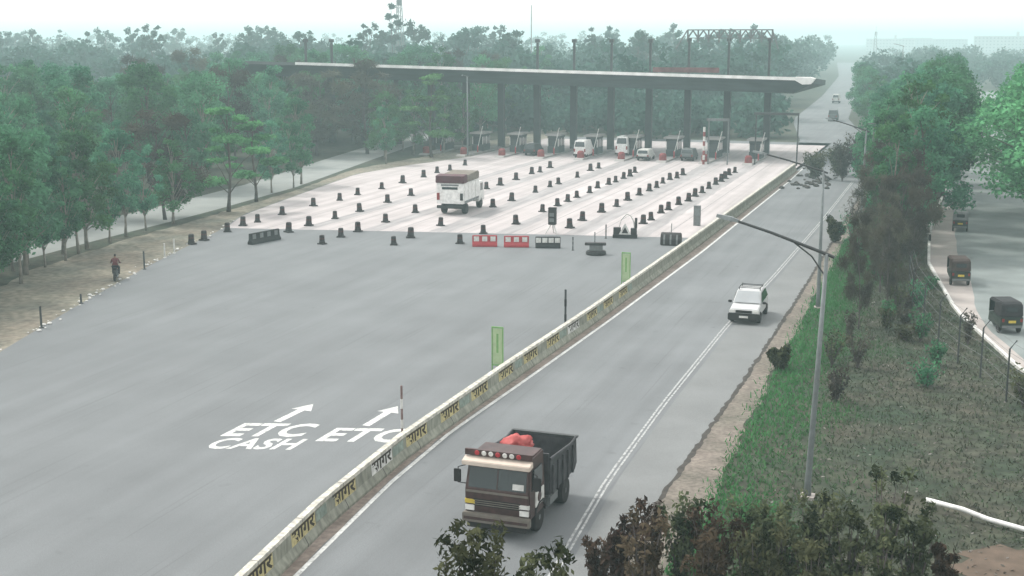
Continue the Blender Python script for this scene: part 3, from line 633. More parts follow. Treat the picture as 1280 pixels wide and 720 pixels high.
# barricade with triangular sign
t = thing('warning_barricade', 'dark barricade carrying a pale triangular sign and curved hoop at the apron edge', 'barricade', (-24.6, 100.9, .012), .2)
b = MB(); b.box(-1.0, 1.0, -.3, .3, 0, .28); b.m = 1; b.box(-.95, -.35, -.25, .25, .28, .85).box(.45, .95, -.25, .25, .28, .8); b.build('base', [M_black, M_drum], t, bevel=.03)
b = MB(); b.add([(-.5, -.32, .32), (.5, -.32, .32), (0, -.26, 1.25), (-.5, -.29, .32), (.5, -.29, .32), (0, -.23, 1.25)], [(0, 1, 2), (5, 4, 3), (0, 3, 4, 1), (1, 4, 5, 2), (2, 5, 3, 0)]); b.build('triangular_sign', M_dirtywhite, t)
b = MB(); b.add([(-.27, -.335, .42), (.27, -.335, .42), (0, -.30, .92)], [(0, 1, 2)]); b.build('sign_symbol', M_drum, t)
b = MB(); b.tube([(-.5, .1, .85), (-.3, .1, 1.5), (.1, .1, 1.95), (.45, .1, 1.8), (.7, .1, 1.3), (.75, .1, .8)], .05); b.build('hoop', M_dirtywhite, t)
b = MB(); b.box(.78, .98, -.12, .12, .8, 1.65); b.build('side_post', M_drum, t)
# dark humped end cushion with a spike by the barrier
t = thing('end_cushion', 'dark humped object with pale stripes and a thin aerial against the median barrier', 'barricade', (-20.3, 98.6, .006), .1)
b = MB(); b.prism([(-.55, 0), (-.55, .5), (-.35, .85), (0, 1.0), (.35, .85), (.55, .5), (.55, 0)], -.8, .8); b.build('hump', M_drum, t, bevel=.05)
b = MB()
for q in (-.5, 0, .5): b.prism([(-.562, .1), (-.562, .5), (-.36, .862), (-.35, .85), (-.55, .5), (-.55, .1)], q-.07, q+.07)
b.build('stripe', M_greysteel, t)
b = MB(); b.tube([(0, 0, .98), (.02, 0, 1.7)], .03); b.build('aerial', M_greysteel, t)
b = MB(); b.box(-.28, .28, -.2, .2, 0, 1.75); b.m = 1; b.box(-.22, .22, -.21, -.203, .9, 1.5); o = b.build('roadside_cabinet', [M_greysteel, M_steel], bevel=.0); o.location = (-20.35, 109.7, .012)
tag(o, 'narrow grey upright cabinet on the apron next to the median barrier', 'cabinet')

# ---------------------------------------------------------------- street lamps
def street_lamp(x, y, h, reach, rise, label, lean=0.0, brace=True, r=.095):
    t = thing('street_lamp', label, 'street lamp', (x, y, 0), 0, 'street lamps')
    b = MB(); b.tube([(0, 0, 0), (0, 0, .6), (lean*.5, 0, h*.5), (lean, 0, h)], [r*1.5, r*1.25, r, r*.72], 10); b.build('pole', M_steel, t, smooth=True)
    b = MB(); b.box(-.25, .25, -.25, .25, 0, .12); b.build('foundation', M_sideconc, t)
    b = MB(); b.tube([(lean+.25, 0, h-.12), (lean, 0, h-.02), (lean-reach*.5, 0, h+rise*.55), (lean-reach*.82, 0, h+rise*.86)], [.055, .06, .05, .045], 8)
    if brace: b.tube([(lean-.05, 0, h-.75), (lean-.5, 0, h-.12), (lean-1.1, 0, h+rise*.28)], .03, 6)
    b.build('arm', M_darksteel, t)
    b = MB(); a0 = Vector((lean-reach*.80, 0, h+rise*.85)); a1 = Vector((lean-reach, 0, h+rise)); d = (a1-a0).normalized(); u = Vector((0, 1, 0)); q = d.cross(u)
    if q.z < 0: q = -q
    ring = lambda p, wd, up, dn: [p+u*wd-q*dn, p-u*wd-q*dn, p-u*wd*.6+q*up, p+u*wd*.6+q*up]
    vs_ = ring(a0, .06, .05, .03)+ring(a0+(a1-a0)*.35, .15, .09, .06)+ring(a1, .10, .05, .05)
    fs = [(3, 2, 1, 0), (8, 9, 10, 11)]+[(i*4+k, i*4+(k+1) % 4, (i+1)*4+(k+1) % 4, (i+1)*4+k) for i in range(2) for k in range(4)]
    b.add(vs_, fs); b.build('lamp_head', M_steel, t)
    return t
street_lamp(-3.99, 44.2, 8.8, 3.8, 1.15, 'nearest grey street lamp, leaning arm reaching over the road from the grass verge', .28)
street_lamp(-6.9, 77.5, 8.3, 4.2, 1.05, 'middle street lamp beyond the nearest one, dark pole with arm over the road', -.02)
street_lamp(-7.1, 118, 8.0, 3.6, 1.0, 'far street lamp by the tall trees right of the toll plaza', .1)
street_lamp(-63.0, 166, 10.9, .8, .15, 'slim pale street lamp in front of the trees at the left end of the canopy', 0, False)
street_lamp(-12.0, 330, 14.2, 2.2, .5, 'tiny hazy street lamp far up the road on the right', 0, False)
b = MB(); b.tube([(0, 0, 0), (0, 0, 4), (.06, 0, 9.3)], [.15, .12, .09], 10); b.box(-.5, .6, -.04, .04, 8.6, 8.72); o = b.build('utility_pole', M_greysteel); o.location = (-6.35, 117.2, 0)
tag(o, 'plain grey utility pole standing right next to the far street lamp', 'pole')

# fence of posts with wire along the side road
t = thing('wire_fence', 'thin wire fence on dark angled-top posts along the side road', 'fence', (0, 0, 0))
fp = [(6.2, 50.5), (4.9, 54.5), (3.12, 59.5), (2.1, 63.6), (1.08, 66.2), (.1, 69.5), (-.75, 74), (-1.5, 79), (-1.9, 85)]
for (x, y) in fp:
    b = MB(); b.tube([(x, y, 0), (x, y, 2.45), (x+.28, y+.05, 2.85)], [.05, .045, .035], 6); b.build('fence_post', M_darksteel, t)
for z, off in ((.5, 0), (1.1, 0), (1.7, 0), (2.3, 0), (2.7, .18)):
    b = MB(); b.tube([(x+off, y, z) for x, y in fp], .009, 4); b.build('wire', M_greysteel, t)

# pipe
b = MB(); b.tube([(.0, 44.2, .42), (1.2, 43.8, .36), (2.0, 43.5, .22), (3.2, 43.05, .16), (5.5, 42.2, .14)], .085, 10); o = b.build('pipe', M_white, smooth=True); tag(o, 'white pipe lying on the grass at the lower right', 'pipe')

# kiosk cart beside side road
t = thing('roadside_cart', 'small pale roadside cart standing at the edge of the side road', 'cart', (-1.55, 106.5, 0), .2)
b = MB(); b.box(-.6, .6, -.5, .5, .7, 1.75); b.build('box', M_dirtywhite, t, bevel=.03)
b = MB(); b.box(-.72, .72, -.62, .62, 1.76, 1.84); b.build('roof', M_greysteel, t)
b = MB(); b.box(-.72, -.5, -.52, .52, .75, 1.6); b.build('dark_panel', M_black, t)
for sx in (-.55, .55):
    b = MB(); b.lathe([(.1, -.05), (.34, -.05), (.34, .05), (.1, .05)], 14, (sx, 0, .34), 'x'); b.build('wheel', M_black, t)

# ---------------------------------------------------------------- vehicles
def wheel(parent, x, y, r, w_, rim=M_greysteel):
    b = MB(); b.lathe([(r*.55, -w_/2), (r*.92, -w_/2), (r, -w_*.3), (r, w_*.3), (r*.92, w_/2), (r*.55, w_/2)], 18, (x, y, r), 'x')
    o = b.build('wheel', M_black, parent)
    b = MB(); s = 1 if x > 0 else -1
    b.lathe([(r*.54, -w_*.42), (r*.54, w_*.42)], 14, (x, y, r), 'x'); b.lathe([(r*.2, -w_*.5), (r*.2, w_*.5)], 10, (x, y, r), 'x'); b.build('rim', rim, o)
# tipper truck: local -y is its front
def tipper(loc, rz):
    t = thing('tipper_truck', 'brown tipper truck with cream visor and open grey load bed on the right carriageway', 'truck', loc, rz)
    M_cab = mat('maroon_cab_paint', (.045, .022, .020), .45, .2, 2, spec=.45); add_noise(M_cab, 6, .8, 1.25)
    M_cream = mat('cream_paint', (.55, .47, .40), .5, .08, 3)
    M_bed = mat('dusty_bed_steel', (.05, .052, .056), .65, .2, 2); add_noise(M_bed, 3, .7, 1.2)
    M_bump = mat('bumper_paint', (.15, .135, .115), .6, .15, 4)
    b = MB(); b.box(-.45, -.3, -3.2, 1.6, .62, .88).box(.3, .45, -3.2, 1.6, .62, .88).box(-1.05, 1.05, -3.3, -1.7, .58, .75); b.build('chassis', M_black, t)
    cabprof = [(-3.42, .70), (-3.46, 1.62), (-3.24, 2.58), (-3.1, 2.78), (-1.72, 2.78), (-1.72, .70)]
    b = MB(); b.prism(cabprof, -1.18, 1.18, [0, 0, .07, .1, .1, 0]); cab = b.build('cab', M_cab, t, bevel=.05)
    def fr(x0, x1, z0, z1, out, name, m, par=cab):
        f_ = lambda z: -3.42-.04*(z-.7)/.92 if z <= 1.62 else -3.46+.22*(z-1.62)/.96
        q = MB(); q.add([(x0, f_(z0)-out, z0), (x1, f_(z0)-out, z0), (x1, f_(z1)-out, z1), (x0, f_(z1)-out, z1), (x0, f_(z0)+.06, z0), (x1, f_(z0)+.06, z0), (x1, f_(z1)+.06, z1), (x0, f_(z1)+.06, z1)],
                        [(0, 1, 2, 3), (7, 6, 5, 4), (0, 4, 5, 1), (1, 5, 6, 2), (2, 6, 7, 3), (3, 7, 4, 0)])
        return q.build(name, m, par)
    fr(-1.03, 1.03, 1.70, 2.38, .012, 'windscreen', M_glass)
    fr(-.02, .02, 1.70, 2.38, .02, 'screen_divider', M_cab)
    fr(.55, .95, 1.76, 1.95, .02, 'screen_sticker', M_dirtywhite)
    fr(-.85, .85, 1.05, 1.30, .02, 'grille', M_black)
    for k in range(3): fr(-.84, .84, 1.09+.075*k, 1.115+.075*k, .035, 'grille_bar', M_bump)
    fr(-1.12, 1.12, 1.52, 1.60, .02, 'trim_stripe', M_bump)
    q = MB(); q.prism([(-3.60, 2.50), (-3.60, 2.66), (-3.24, 2.76), (-3.2, 2.54)], -1.22, 1.22); q.build('sun_visor', M_cream, cab, bevel=.02)
    q = MB(); q.box(-1.2, 1.2, -3.34, -3.22, 2.79, 3.0); q.build('headboard', M_cab, cab, bevel=.01)
    for k in range(7):
        q = MB(); x = -.75+.25*k; q.lathe([(.07, -.02), (.09, 0), (.07, .03)], 10, (x, -3.36, 2.9), 'y'); q.build('marker_lamp', M_dirtywhite if k % 3 else M_red, cab)
    q = MB(); q.box(-1.22, 1.22, -3.62, -3.40, .50, .82); bump = q.build('bumper', M_bump, t, bevel=.03)
    q = MB(); q.box(-1.15, 1.15, -3.635, -3.60, .60, .70); q.build('bumper_stripe', M_cab, bump)
    q = MB(); q.box(-1.05, 1.05, -3.55, -3.45, .30, .48); q.build('underrun', M_black, t)
    for s in (-1, 1):
        q = MB(); q.box(s*.98-.16, s*.98+.16, -3.49, -3.40, .88, 1.06); q.build('headlight', M_headl, cab)
        q = MB(); q.box(s*.98-.18, s*.98+.18, -3.475, -3.40, 1.12, 1.26); q.build('indicator', M_yell if s < 0 else M_dirtywhite, cab)
        q = MB(); q.prism([(-3.15, 1.72), (-3.0, 2.38), (-2.15, 2.38), (-2.15, 1.72)], s*1.16-.03, s*1.16+.03); q.build('side_window', M_glass, cab)
        q = MB(); q.tube([(s*1.15, -3.2, 2.4), (s*1.42, -3.42, 2.35), (s*1.42, -3.42, 1.8), (s*1.18, -3.3, 1.75)], .02, 6); mo = q.build('mirror_arm', M_black, t)
        q = MB(); q.box(s*1.44-.13, s*1.44+.13, -3.47, -3.40, 1.82, 2.28); q.build('mirror', M_black, mo, bevel=.02)
        q = MB(); q.box(s*1.19-.015, s*1.19+.015, -2.9, -2.0, 1.02, 1.55); q.build('door_panel', M_dirtywhite if s > 0 else M_bump, cab)
        q = MB(); q.lathe([(.16, -.02), (.2, 0), (.16, .02)], 12, (s*1.21, -2.5, 1.32), 'x'); q.build('door_emblem', M_cab, cab)
    # load bed: open box with ribs, rear higher
    b = MB()
    for s in (-1, 1):
        b.prism([(-1.45, 1.0), (-1.45, 2.3), (1.0, 2.12), (1.65, 2.2), (1.75, 1.2), (1.5, 1.0)], s*1.22-.035, s*1.22+.035)
    b.box(-1.2, 1.2, -1.45, 1.5, 1.0, 1.1); b.box(-1.2, 1.2, -1.50, -1.42, 1.0, 2.5)
    bed = b.build('load_bed', M_bed, t)
    for s in (-1, 1):
        for yy in (-1.25, -.65, -.05, .55, 1.15):
            q = MB(); q.box(s*1.285-.035, s*1.285+.035, yy-.05, yy+.05, 1.0, 2.05); q.build('rib', M_bed, bed)
        q = MB(); q.tube([(s*1.24, -1.45, 2.31), (s*1.24, 1.0, 2.13), (s*1.24, 1.65, 2.21)], .05, 6); q.build('top_rail', M_bed, bed)
    q = MB(); q.box(-1.2, 1.2, 1.62, 1.70, 1.15, 2.15); q.build('tailgate', M_bed, bed)
    q = MB(); q.box(-1.25, 1.30, 1.60, 1.78, 2.17, 2.24); q.build('tailgate_lip', M_darksteel, bed)
    # red tarpaulin bundle in the front of the bed
    bm = bmesh.new(); bmesh.ops.create_icosphere(bm, subdivisions=4, radius=1)
    for v in bm.verts:
        nn = mnoise.noise(v.co*1.6)*.30+mnoise.noise(v.co*4+Vector((0, 0, 3)))*.16+abs(mnoise.noise(Vector((v.co.x*4, v.co.y*3, v.co.z*2))))*-.35; v.co = v.co*(1+nn); v.co = Vector((v.co.x*.66-.12, v.co.y*.46-.9, v.co.z*.5+2.42))
    me = bpy.data.meshes.new('tarpaulin'); bm.to_mesh(me); bm.free(); me.materials.append(mat('red_tarp', (.30, .040, .042), .75, .3, 2.5, col2=(.48, .13, .12))); me.shade_smooth()
    o = bpy.data.objects.new('tarpaulin_bundle', me); C.objects.link(o); tag(o, 'red crumpled tarpaulin bundle on the tipper truck behind the cab', 'tarpaulin')
    o.matrix_world = Matrix.Translation(loc) @ Matrix.Rotation(rz, 4, 'Z')
    for s in (-1, 1):
        wheel(t, s*1.02, -2.35, .5, .3)
        wheel(t, s*.96, .55, .5, .5)
        q = MB(); q.prism([(-2.95, .62), (-2.85, 1.0), (-2.55, 1.12), (-2.1, 1.12), (-1.85, 1.0), (-1.75, .62), (-1.85, .62), (-2.0, .92), (-2.2, 1.04), (-2.5, 1.04), (-2.75, .92), (-2.85, .62)], s*1.05-.16, s*1.05+.16); q.build('mudguard', M_black, t)
    q = MB(); q.box(.75, 1.2, -1.35, -.35, .5, .9); q.build('fuel_tank', M_greysteel, t, bevel=.06)
tipper((-13.12, 40.45, .006), -.02)
bpy.data.objects['tipper_truck'].scale = (.96, .94, .96); bpy.data.objects['tarpaulin_bundle'].scale = (.96, .94, .96)
# pale car: local -y is its front
def pale_car(loc, rz):
    t = thing('parked_car', 'silver white car with roof rack driving on the lane line of the right carriageway', 'car', loc, rz); t.name = 'silver_car'
    M_silver = mat('dusty_silver_paint', (.50, .51, .51), .4, .06, 2, spec=.5)
    body = [(-2.0, .42), (-2.05, .62), (-1.98, .88), (-.95, 1.02), (1.85, 1.05), (2.0, .85), (2.02, .42)]
    b = MB(); b.prism(body, -.86, .86, [.04, .02, .06, .05, .05, .05, .03]); bo = b.build('body', M_silver, t, bevel=.05)
    b = MB(); b.prism([(-1.05, 1.0), (-.25, 1.62), (1.35, 1.66), (1.85, 1.04)], -.83, .83, [.02, .14, .14, .04]); cab = b.build('cabin', M_silver, t, bevel=.04)
    q = MB(); q.add([(-.74, -1.02, 1.055), (.74, -1.02, 1.055), (.62, -.30, 1.60), (-.62, -.30, 1.60)], [(0, 1, 2, 3)])
    for i, v in enumerate(q.v): q.v[i] = (v[0], v[1]-.02, v[2]+.025)
    q.build('windscreen', mat('windscreen_painted_glare', (.30, .32, .33), .12, .1, 1, spec=.8), cab)  # bright reflection on the windscreen is put into its pale base colour
    for s in (-1, 1):
        q = MB(); q.add([(s*.832, -.78, 1.10), (s*.832, 1.55, 1.12), (s*.705, 1.28, 1.57), (s*.705, -.25, 1.55)], [(0, 1, 2, 3)])
        for i, v in enumerate(q.v): q.v[i] = (v[0]+s*.02, v[1], v[2])
        q.build('side_window', M_glass, cab)
        q = MB(); q.box(s*.66-.17, s*.66+.17, -2.07, -1.98, .68, .84); q.build('headlight', M_headl, bo)
        q = MB(); q.box(s*.98-.1, s*.98+.1, -.95, -.85, 1.02, 1.16); q.build('mirror', M_black, bo, bevel=.02)
    q = MB(); q.box(-.45, .45, -2.09, -2.0, .68, .82); q.build('grille', M_black, bo)
    q = MB(); q.box(-.9, .9, -2.14, -1.95, .24, .64); bu = q.build('bumper', M_black, t, bevel=.04)
    q = MB(); q.box(-.25, .25, -2.152, -2.13, .40, .52); q.build('number_plate', M_dirtywhite, bu)
    q = MB()
    for s in (-1, 1): q.tube([(s*.6, -.2, 1.76), (s*.6, 1.3, 1.78)], .025, 6)
    for yy in (-.1, .3, .7, 1.1): q.tube([(-.62, yy, 1.77), (.62, yy, 1.77)], .02, 6)
    for s in (-1, 1):
        for yy in (0, 1.1): q.tube([(s*.6, yy, 1.60), (s*.6, yy, 1.77)], .025, 6)
    q.build('roof_rack', M_black, cab)
    for s in (-1, 1):
        for yy in (-1.3, 1.3): wheel(t, s*.76, yy, .33, .22, M_steel)
pale_car((-10.45, 73.6, .012), 0)
# lorry on the apron seen from behind (local -y is its rear)
def lorry(loc, rz):
    t = thing('white_lorry', 'white lorry with maroon upper band seen among the drums on the pale toll lanes', 'lorry', loc, rz)
    M_mar = mat('maroon_band', (.075, .022, .030), .6, .2, 3); M_tarp = mat('brown_tarp', (.16, .14, .115), .85, .2, 2)
    b = MB(); b.box(-1.3, 1.3, -3.3, 1.7, 1.05, 2.95); bo = b.build('cargo_body', M_white, t, bevel=.05)
    b = MB(); b.prism([(-3.38, 2.96), (-3.38, 3.62), (-2.2, 3.72), (-2.2, 2.96)], -1.36, 1.36); b.build('rear_header', M_mar, bo, bevel=.04)
    b = MB(); b.prism([(-2.19, 2.96), (-2.19, 3.56), (1.65, 3.7), (1.65, 2.96)], -1.33, 1.33); b.build('tarpaulin_cover', M_tarp, bo, bevel=.08)
    b = MB(); b.box(-.75, .75, -3.33, -3.29, 2.38, 2.6); b.build('rear_window', M_glass, bo)
    b = MB(); b.box(-.85, .85, -3.32, -3.29, 2.7, 2.85); b.build('rear_strip', M_greysteel, bo)
    for s in (-1, 1):
        b = MB(); b.box(s*1.12-.13, s*1.12+.13, -3.36, -3.29, 1.4, 2.05); b.build('tail_light', M_tail if s < 0 else M_drum, bo)
        for k in range(4):
            b = MB(); b.box(s*1.305-.02, s*1.305+.02, -3.0+1.15*k, -2.92+1.15*k, 1.1, 2.9); b.build('side_rib', M_dirtywhite, bo)
        b = MB(); b.box(s*1.31-.015, s*1.31+.015, -3.0, 1.5, 1.1, 1.3); b.build('side_skirt', M_greysteel, bo)
    b = MB(); b.box(-1.25, 1.25, -3.4, -3.2, .62, .9); b.build('rear_bumper', M_black, t, bevel=.03)
    b = MB(); b.box(-.5, .5, -3.1, 3.6, .7, 1.04); b.build('chassis', M_black, t)
    b = MB(); b.prism([(1.9, .7), (1.9, 2.6), (3.4, 2.55), (3.7, 1.6), (3.75, .7)], -1.2, 1.2); cb = b.build('cab', M_white, t, bevel=.06)
    b = MB(); b.add([(-1.0, 3.7, 1.68), (1.0, 3.7, 1.68), (.95, 3.46, 2.45), (-.95, 3.46, 2.45)], [(0, 1, 2, 3)])
    for i, v in enumerate(b.v): b.v[i] = (v[0], v[1]+.02, v[2])
    b.build('windscreen', M_glass, cb)
    for s in (-1, 1):
        b = MB(); b.box(s*1.205-.01, s*1.205+.01, 2.4, 3.2, 1.7, 2.4); b.build('side_window', M_glass, cb)
        for yy in (-1.9, 2.7): wheel(t, s*1.0, yy, .5, .4)
lorry((-43.3, 112.2, .012), .06)
# auto rickshaws, local -y is the rear
def rickshaw(loc, rz, label, hood):
    t = thing('auto_rickshaw', label, 'auto rickshaw', loc, rz, 'auto rickshaws on the side road')
    M_low = mat('rickshaw_body', (.022, .035, .028), .5, .2, 3)
    b = MB(); b.prism([(-1.25, .32), (-1.28, .95), (.55, .95), (.75, .62), (1.25, .75), (1.35, .45), (1.1, .32)], -.62, .62, [0, 0, .02, .1, .34, .34, .2]); bo = b.build('body', M_low, t, bevel=.04)
    b = MB(); b.prism([(-1.22, .96), (-1.18, 1.62), (-1.0, 1.76), (.45, 1.78), (.62, 1.66), (.55, 1.6), (-.2, 1.6), (-.35, .96)], -.63, .63, [0, .04, .08, .08, .05, .02, .02, 0]); ho = b.build('hood', hood, t, bevel=.04)
    b = MB(); b.box(-.32, .32, -1.235, -1.20, 1.22, 1.48)
    b.build('rear_window', M_glass, ho)
    b = MB(); b.prism([(.58, .95), (.52, 1.62), (.55, 1.62), (.63, .95)], -.56, .56); b.build('windscreen', M_glass, t)
    b = MB(); b.box(-.55, .55, -1.33, -1.26, .36, .48); b.build('bumper', M_greysteel, bo)
    b = MB(); b.box(-.2, .2, -1.30, -1.275, .62, .76); b.build('number_plate', M_yell, bo)
    for s in (-1, 1):
        b = MB(); b.box(s*.5-.06, s*.5+.06, -1.30, -1.27, .68, .86); b.build('tail_light', M_tail, bo)
        b = MB(); b.box(s*.58-.02, s*.58+.02, .5, .56, .95, 1.66); b.build('roof_pillar', M_low, bo)
        wheel(t, s*.55, -.85, .23, .14)
    b = MB(); b.box(-.5, .5, -.3, .1, .95, 1.25); b.build('seat', M_black, t)
    b = MB(); b.lathe([(.1, -.05), (.22, -.05), (.22, .05), (.1, .05)], 14, (0, 1.15, .22), 'x'); b.build('front_wheel', M_black, t)
hood_b = mat('black_hood', (.022, .022, .024), .7, .3, 3); hood_p = mat('pale_rim_hood', (.20, .21, .21), .7, .2, 3); hood_br = mat('brown_hood', (.05, .035, .03), .7, .3, 3)
rickshaw((3.45, 75.1, .012), .35, 'nearest black auto rickshaw on the side road, dark boxy back', hood_b)
rickshaw((1.05, 89.0, .012), .18, 'brownish auto rickshaw in the middle of the three, hugging the road edge', hood_br)
rickshaw((1.3, 114.4, .012), .0, 'farthest auto rickshaw on the side road, pale framed back', hood_p)

# ---------------------------------------------------------------- motorcycle and rider on the left verge
def motorcycle(loc, rz):
    t = thing('motorcycle', 'dark motorcycle ridden along the left dirt verge', 'motorcycle', loc, rz)
    for yy in (-.65, .65):
        b = MB(); b.lathe([(.22, -.05), (.29, -.06), (.31, 0), (.29, .06), (.22, .05)], 20, (0, yy, .31), 'x'); w_ = b.build('wheel', M_black, t)
        b = MB(); b.lathe([(.05, -.06), (.05, .06)], 8, (0, yy, .31), 'x'); b.box(-.01, .01, yy-.23, yy+.23, .295, .325).box(-.01, .01, yy-.015, yy+.015, .08, .54); b.build('hub', M_steel, w_)
    b = MB(); b.tube([(0, .62, .34), (0, .42, .95)], .04).tube([(0, .4, .85), (0, 0, .75), (0, -.6, .6)], .045).tube([(0, -.65, .31), (0, -.1, .38), (0, .3, .42), (0, .42, .85)], .035); b.build('frame', M_darksteel, t)
    b = MB(); b.box(-.15, .15, -.1, .3, .3, .6); b.build('engine', M_greysteel, t, bevel=.05)
    b = MB(); b.prism([(-.05, .72), (0, .95), (.3, 1.0), (.42, .82), (.2, .72)], -.14, .14); b.build('fuel_tank', M_red, t, bevel=.04)
    b = MB(); b.prism([(-.75, .82), (-.72, .9), (-.3, .86), (0, .86), (-.02, .76), (-.6, .72)], -.13, .13); b.build('seat', M_black, t, bevel=.03)
    b = MB(); b.tube([(-.36, .3, 1.08), (-.1, .42, 1.04), (.1, .42, 1.04), (.36, .3, 1.08)], .018, 6); b.build('handlebar', M_steel, t)
    b = MB(); b.lathe([(.05, .42), (.1, .5), (.1, .54)], 12, (0, 0, .92), 'y'); b.build('headlight', M_headl, t)
    b = MB(); b.lathe([(.04, -.8), (.05, -.2), (.03, .1)], 8, (.16, 0, .3), 'y'); b.build('exhaust', M_steel, t)
def skin_person(name, label, loc, rz, J, E, regions, hairc=(.02, .018, .016)):
    me = bpy.data.meshes.new(name); me.from_pydata([j[:3] for j in J], E, [])
    o = bpy.data.objects.new(name, me); C.objects.link(o)
    md = o.modifiers.new('skin', 'SKIN'); md.use_smooth_shade = True
    for v, j in zip(me.skin_vertices[0].data, J): v.radius = (j[3], j[4] if len(j) > 4 else j[3])
    me.skin_vertices[0].data[0].use_root = True
    sb = o.modifiers.new('sub', 'SUBSURF'); sb.levels = 2; sb.render_levels = 2
    bpy.context.view_layer.update()
    m2 = bpy.data.meshes.new_from_object(o.evaluated_get(bpy.context.evaluated_depsgraph_get()))
    o.modifiers.clear(); o.data = m2; m2.materials.clear()
    for m_, _ in regions: m2.materials.append(m_)
    for p in m2.polygons:
        c = p.center
        for i, (_, fn) in enumerate(regions):
            if fn(c): p.material_index = i; break
    m2.shade_smooth(); o.location = loc; o.rotation_euler = (0, 0, rz)
    return tag(o, label, 'person')
M_skin = mat('skin', (.20, .115, .075), .6, .1, 6); M_shirt = mat('maroon_shirt', (.10, .025, .028), .85, .2, 8); M_trou = mat('dark_trousers', (.022, .022, .026), .9, .2, 8)
J = [(0, -.15, .95, .15, .12), (0, -.12, 1.15, .15, .11), (0, -.05, 1.38, .18, .11), (0, -.02, 1.50, .06), (0, .0, 1.58, .07), (0, .02, 1.68, .10, .11), (0, .02, 1.76, .085, .09),
     (.19, -.03, 1.40, .06), (.27, .05, 1.17, .05), (.32, .28, 1.10, .035), (-.19, -.03, 1.40, .06), (-.27, .05, 1.17, .05), (-.32, .28, 1.10, .035),
     (.15, -.1, .92, .1), (.2, .27, .80, .075), (.2, .12, .42, .055), (.2, .24, .34, .045), (-.15, -.1, .92, .1), (-.2, .27, .80, .075), (-.2, .12, .42, .055), (-.2, .24, .34, .045),
     (0, .125, 1.675, .018)]
E = [(0, 1), (1, 2), (2, 3), (3, 4), (4, 5), (5, 6), (2, 7), (7, 8), (8, 9), (2, 10), (10, 11), (11, 12), (0, 13), (13, 14), (14, 15), (15, 16), (0, 17), (17, 18), (18, 19), (19, 20), (5, 21)]
motorcycle((-52.75, 71.9, .006), .5)
rider = skin_person('person', 'person in maroon shirt riding the motorcycle on the left verge', (-52.75, 71.9, .006), .5, J, E,
    [(M_black, lambda c: c.z > 1.60 and (c.z > 1.71 or c.y < .0)), (M_skin, lambda c: c.z > 1.49 or (c.y > .2 and 1.04 < c.z < 1.2 and abs(c.x) > .26)), (M_shirt, lambda c: c.z > 1.0), (M_trou, lambda c: True)])
# verge posts and drums on the left
for (x, y, h, lb) in [(-47.72, 58.0, 1.25, 'dark thin post with heavy foot at the left road edge, nearest the picture edge'), (-49.9, 64.4, .6, 'short dark post stub on the left road edge among stones'), (-53.2, 75.8, 1.3, 'dark post at the left road edge beyond the motorcycle'), (-54.6, 80.4, 1.1, 'pale post at the left road edge, nearer of two pale ones'), (-55.1, 82.4, 1.1, 'pale post at the left road edge, farther of two pale ones')]:
    post(x, y, .006, h, .06, M_dirtywhite if lb.startswith('pale') else M_darksteel, lb, name='verge_post', group='posts along the left road edge')
for (x, y, lb) in [(-56.3, 86.6, 'dark drum standing on the left verge, nearer of a close pair'), (-56.4, 88.6, 'dark drum standing on the left verge, farther of a close pair')]:
    o = drum.copy(); C.objects.link(o); o.location = (x, y, .006); tag(o, lb, 'traffic drum', 'pair of drums on the left verge')

# ---------------------------------------------------------------- toll canopy, booths, gantry
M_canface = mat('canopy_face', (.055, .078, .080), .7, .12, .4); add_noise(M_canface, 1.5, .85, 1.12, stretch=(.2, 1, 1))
M_canwhite = mat('canopy_white', (.78, .78, .76), .6, .05, .8); add_noise(M_canwhite, .8, .86, 1.03)
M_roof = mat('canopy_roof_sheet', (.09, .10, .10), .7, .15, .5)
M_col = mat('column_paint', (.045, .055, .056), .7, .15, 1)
t = thing('toll_canopy', 'long toll plaza canopy with white upper edge over a dark sloping face on columns', 'canopy', (0, 0, 0))
XL, XR, YF, YB = -104.0, -16.9, 171.0, 190.0
zt = lambda X: 10.98+(X-XR)*(12.52-10.98)/(-91.9-XR)
sec = lambda X, e: [(X, YF+.1, zt(X)-.42), (X, YF+.15, zt(X)-.45), (X, YF+2.6*e+.2, zt(X)-.45-1.75*e), (X, YF+4.5*e+.2, zt(X)-.5-1.75*e), (X, YB, zt(X)-1.5), (X, YB, zt(X)-.85), (X, YF+.1, zt(X))]
xs = list(np.linspace(XL, XR-3.0, 18)); b = MB(); n = 7
sl = [sec(X, 1.0) for X in xs]+[sec(XR-.4, .15)]
b.v = [p for s in sl for p in s]
for i in range(len(sl)-1):
    for k in range(n): b.f.append((i*n+k, i*n+(k+1) % n, (i+1)*n+(k+1) % n, (i+1)*n+k)); b.mi.append(0 if k in (1, 2, 3) else 1)
b.f += [tuple(range(n)), tuple(range((len(sl)-1)*n, len(sl)*n))]; b.mi += [0, 0]
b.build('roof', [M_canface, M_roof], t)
b = MB(); X0 = -92.0
b.add([(X0, YF, zt(X0)-.34), (XR-1, YF, zt(XR)-.36), (XR-1, YF, zt(XR)+.05), (X0, YF, zt(X0)+.05), (X0, YF+.09, zt(X0)-.34), (XR-1, YF+.09, zt(XR)-.36), (XR-1, YF+.09, zt(XR)+.05), (X0, YF+.09, zt(X0)+.05)],
      [(0, 1, 2, 3), (7, 6, 5, 4), (0, 4, 5, 1), (1, 5, 6, 2), (2, 6, 7, 3), (3, 7, 4, 0)]); b.build('white_fascia', M_canwhite, t)
b = MB(); z_ = zt(XR)
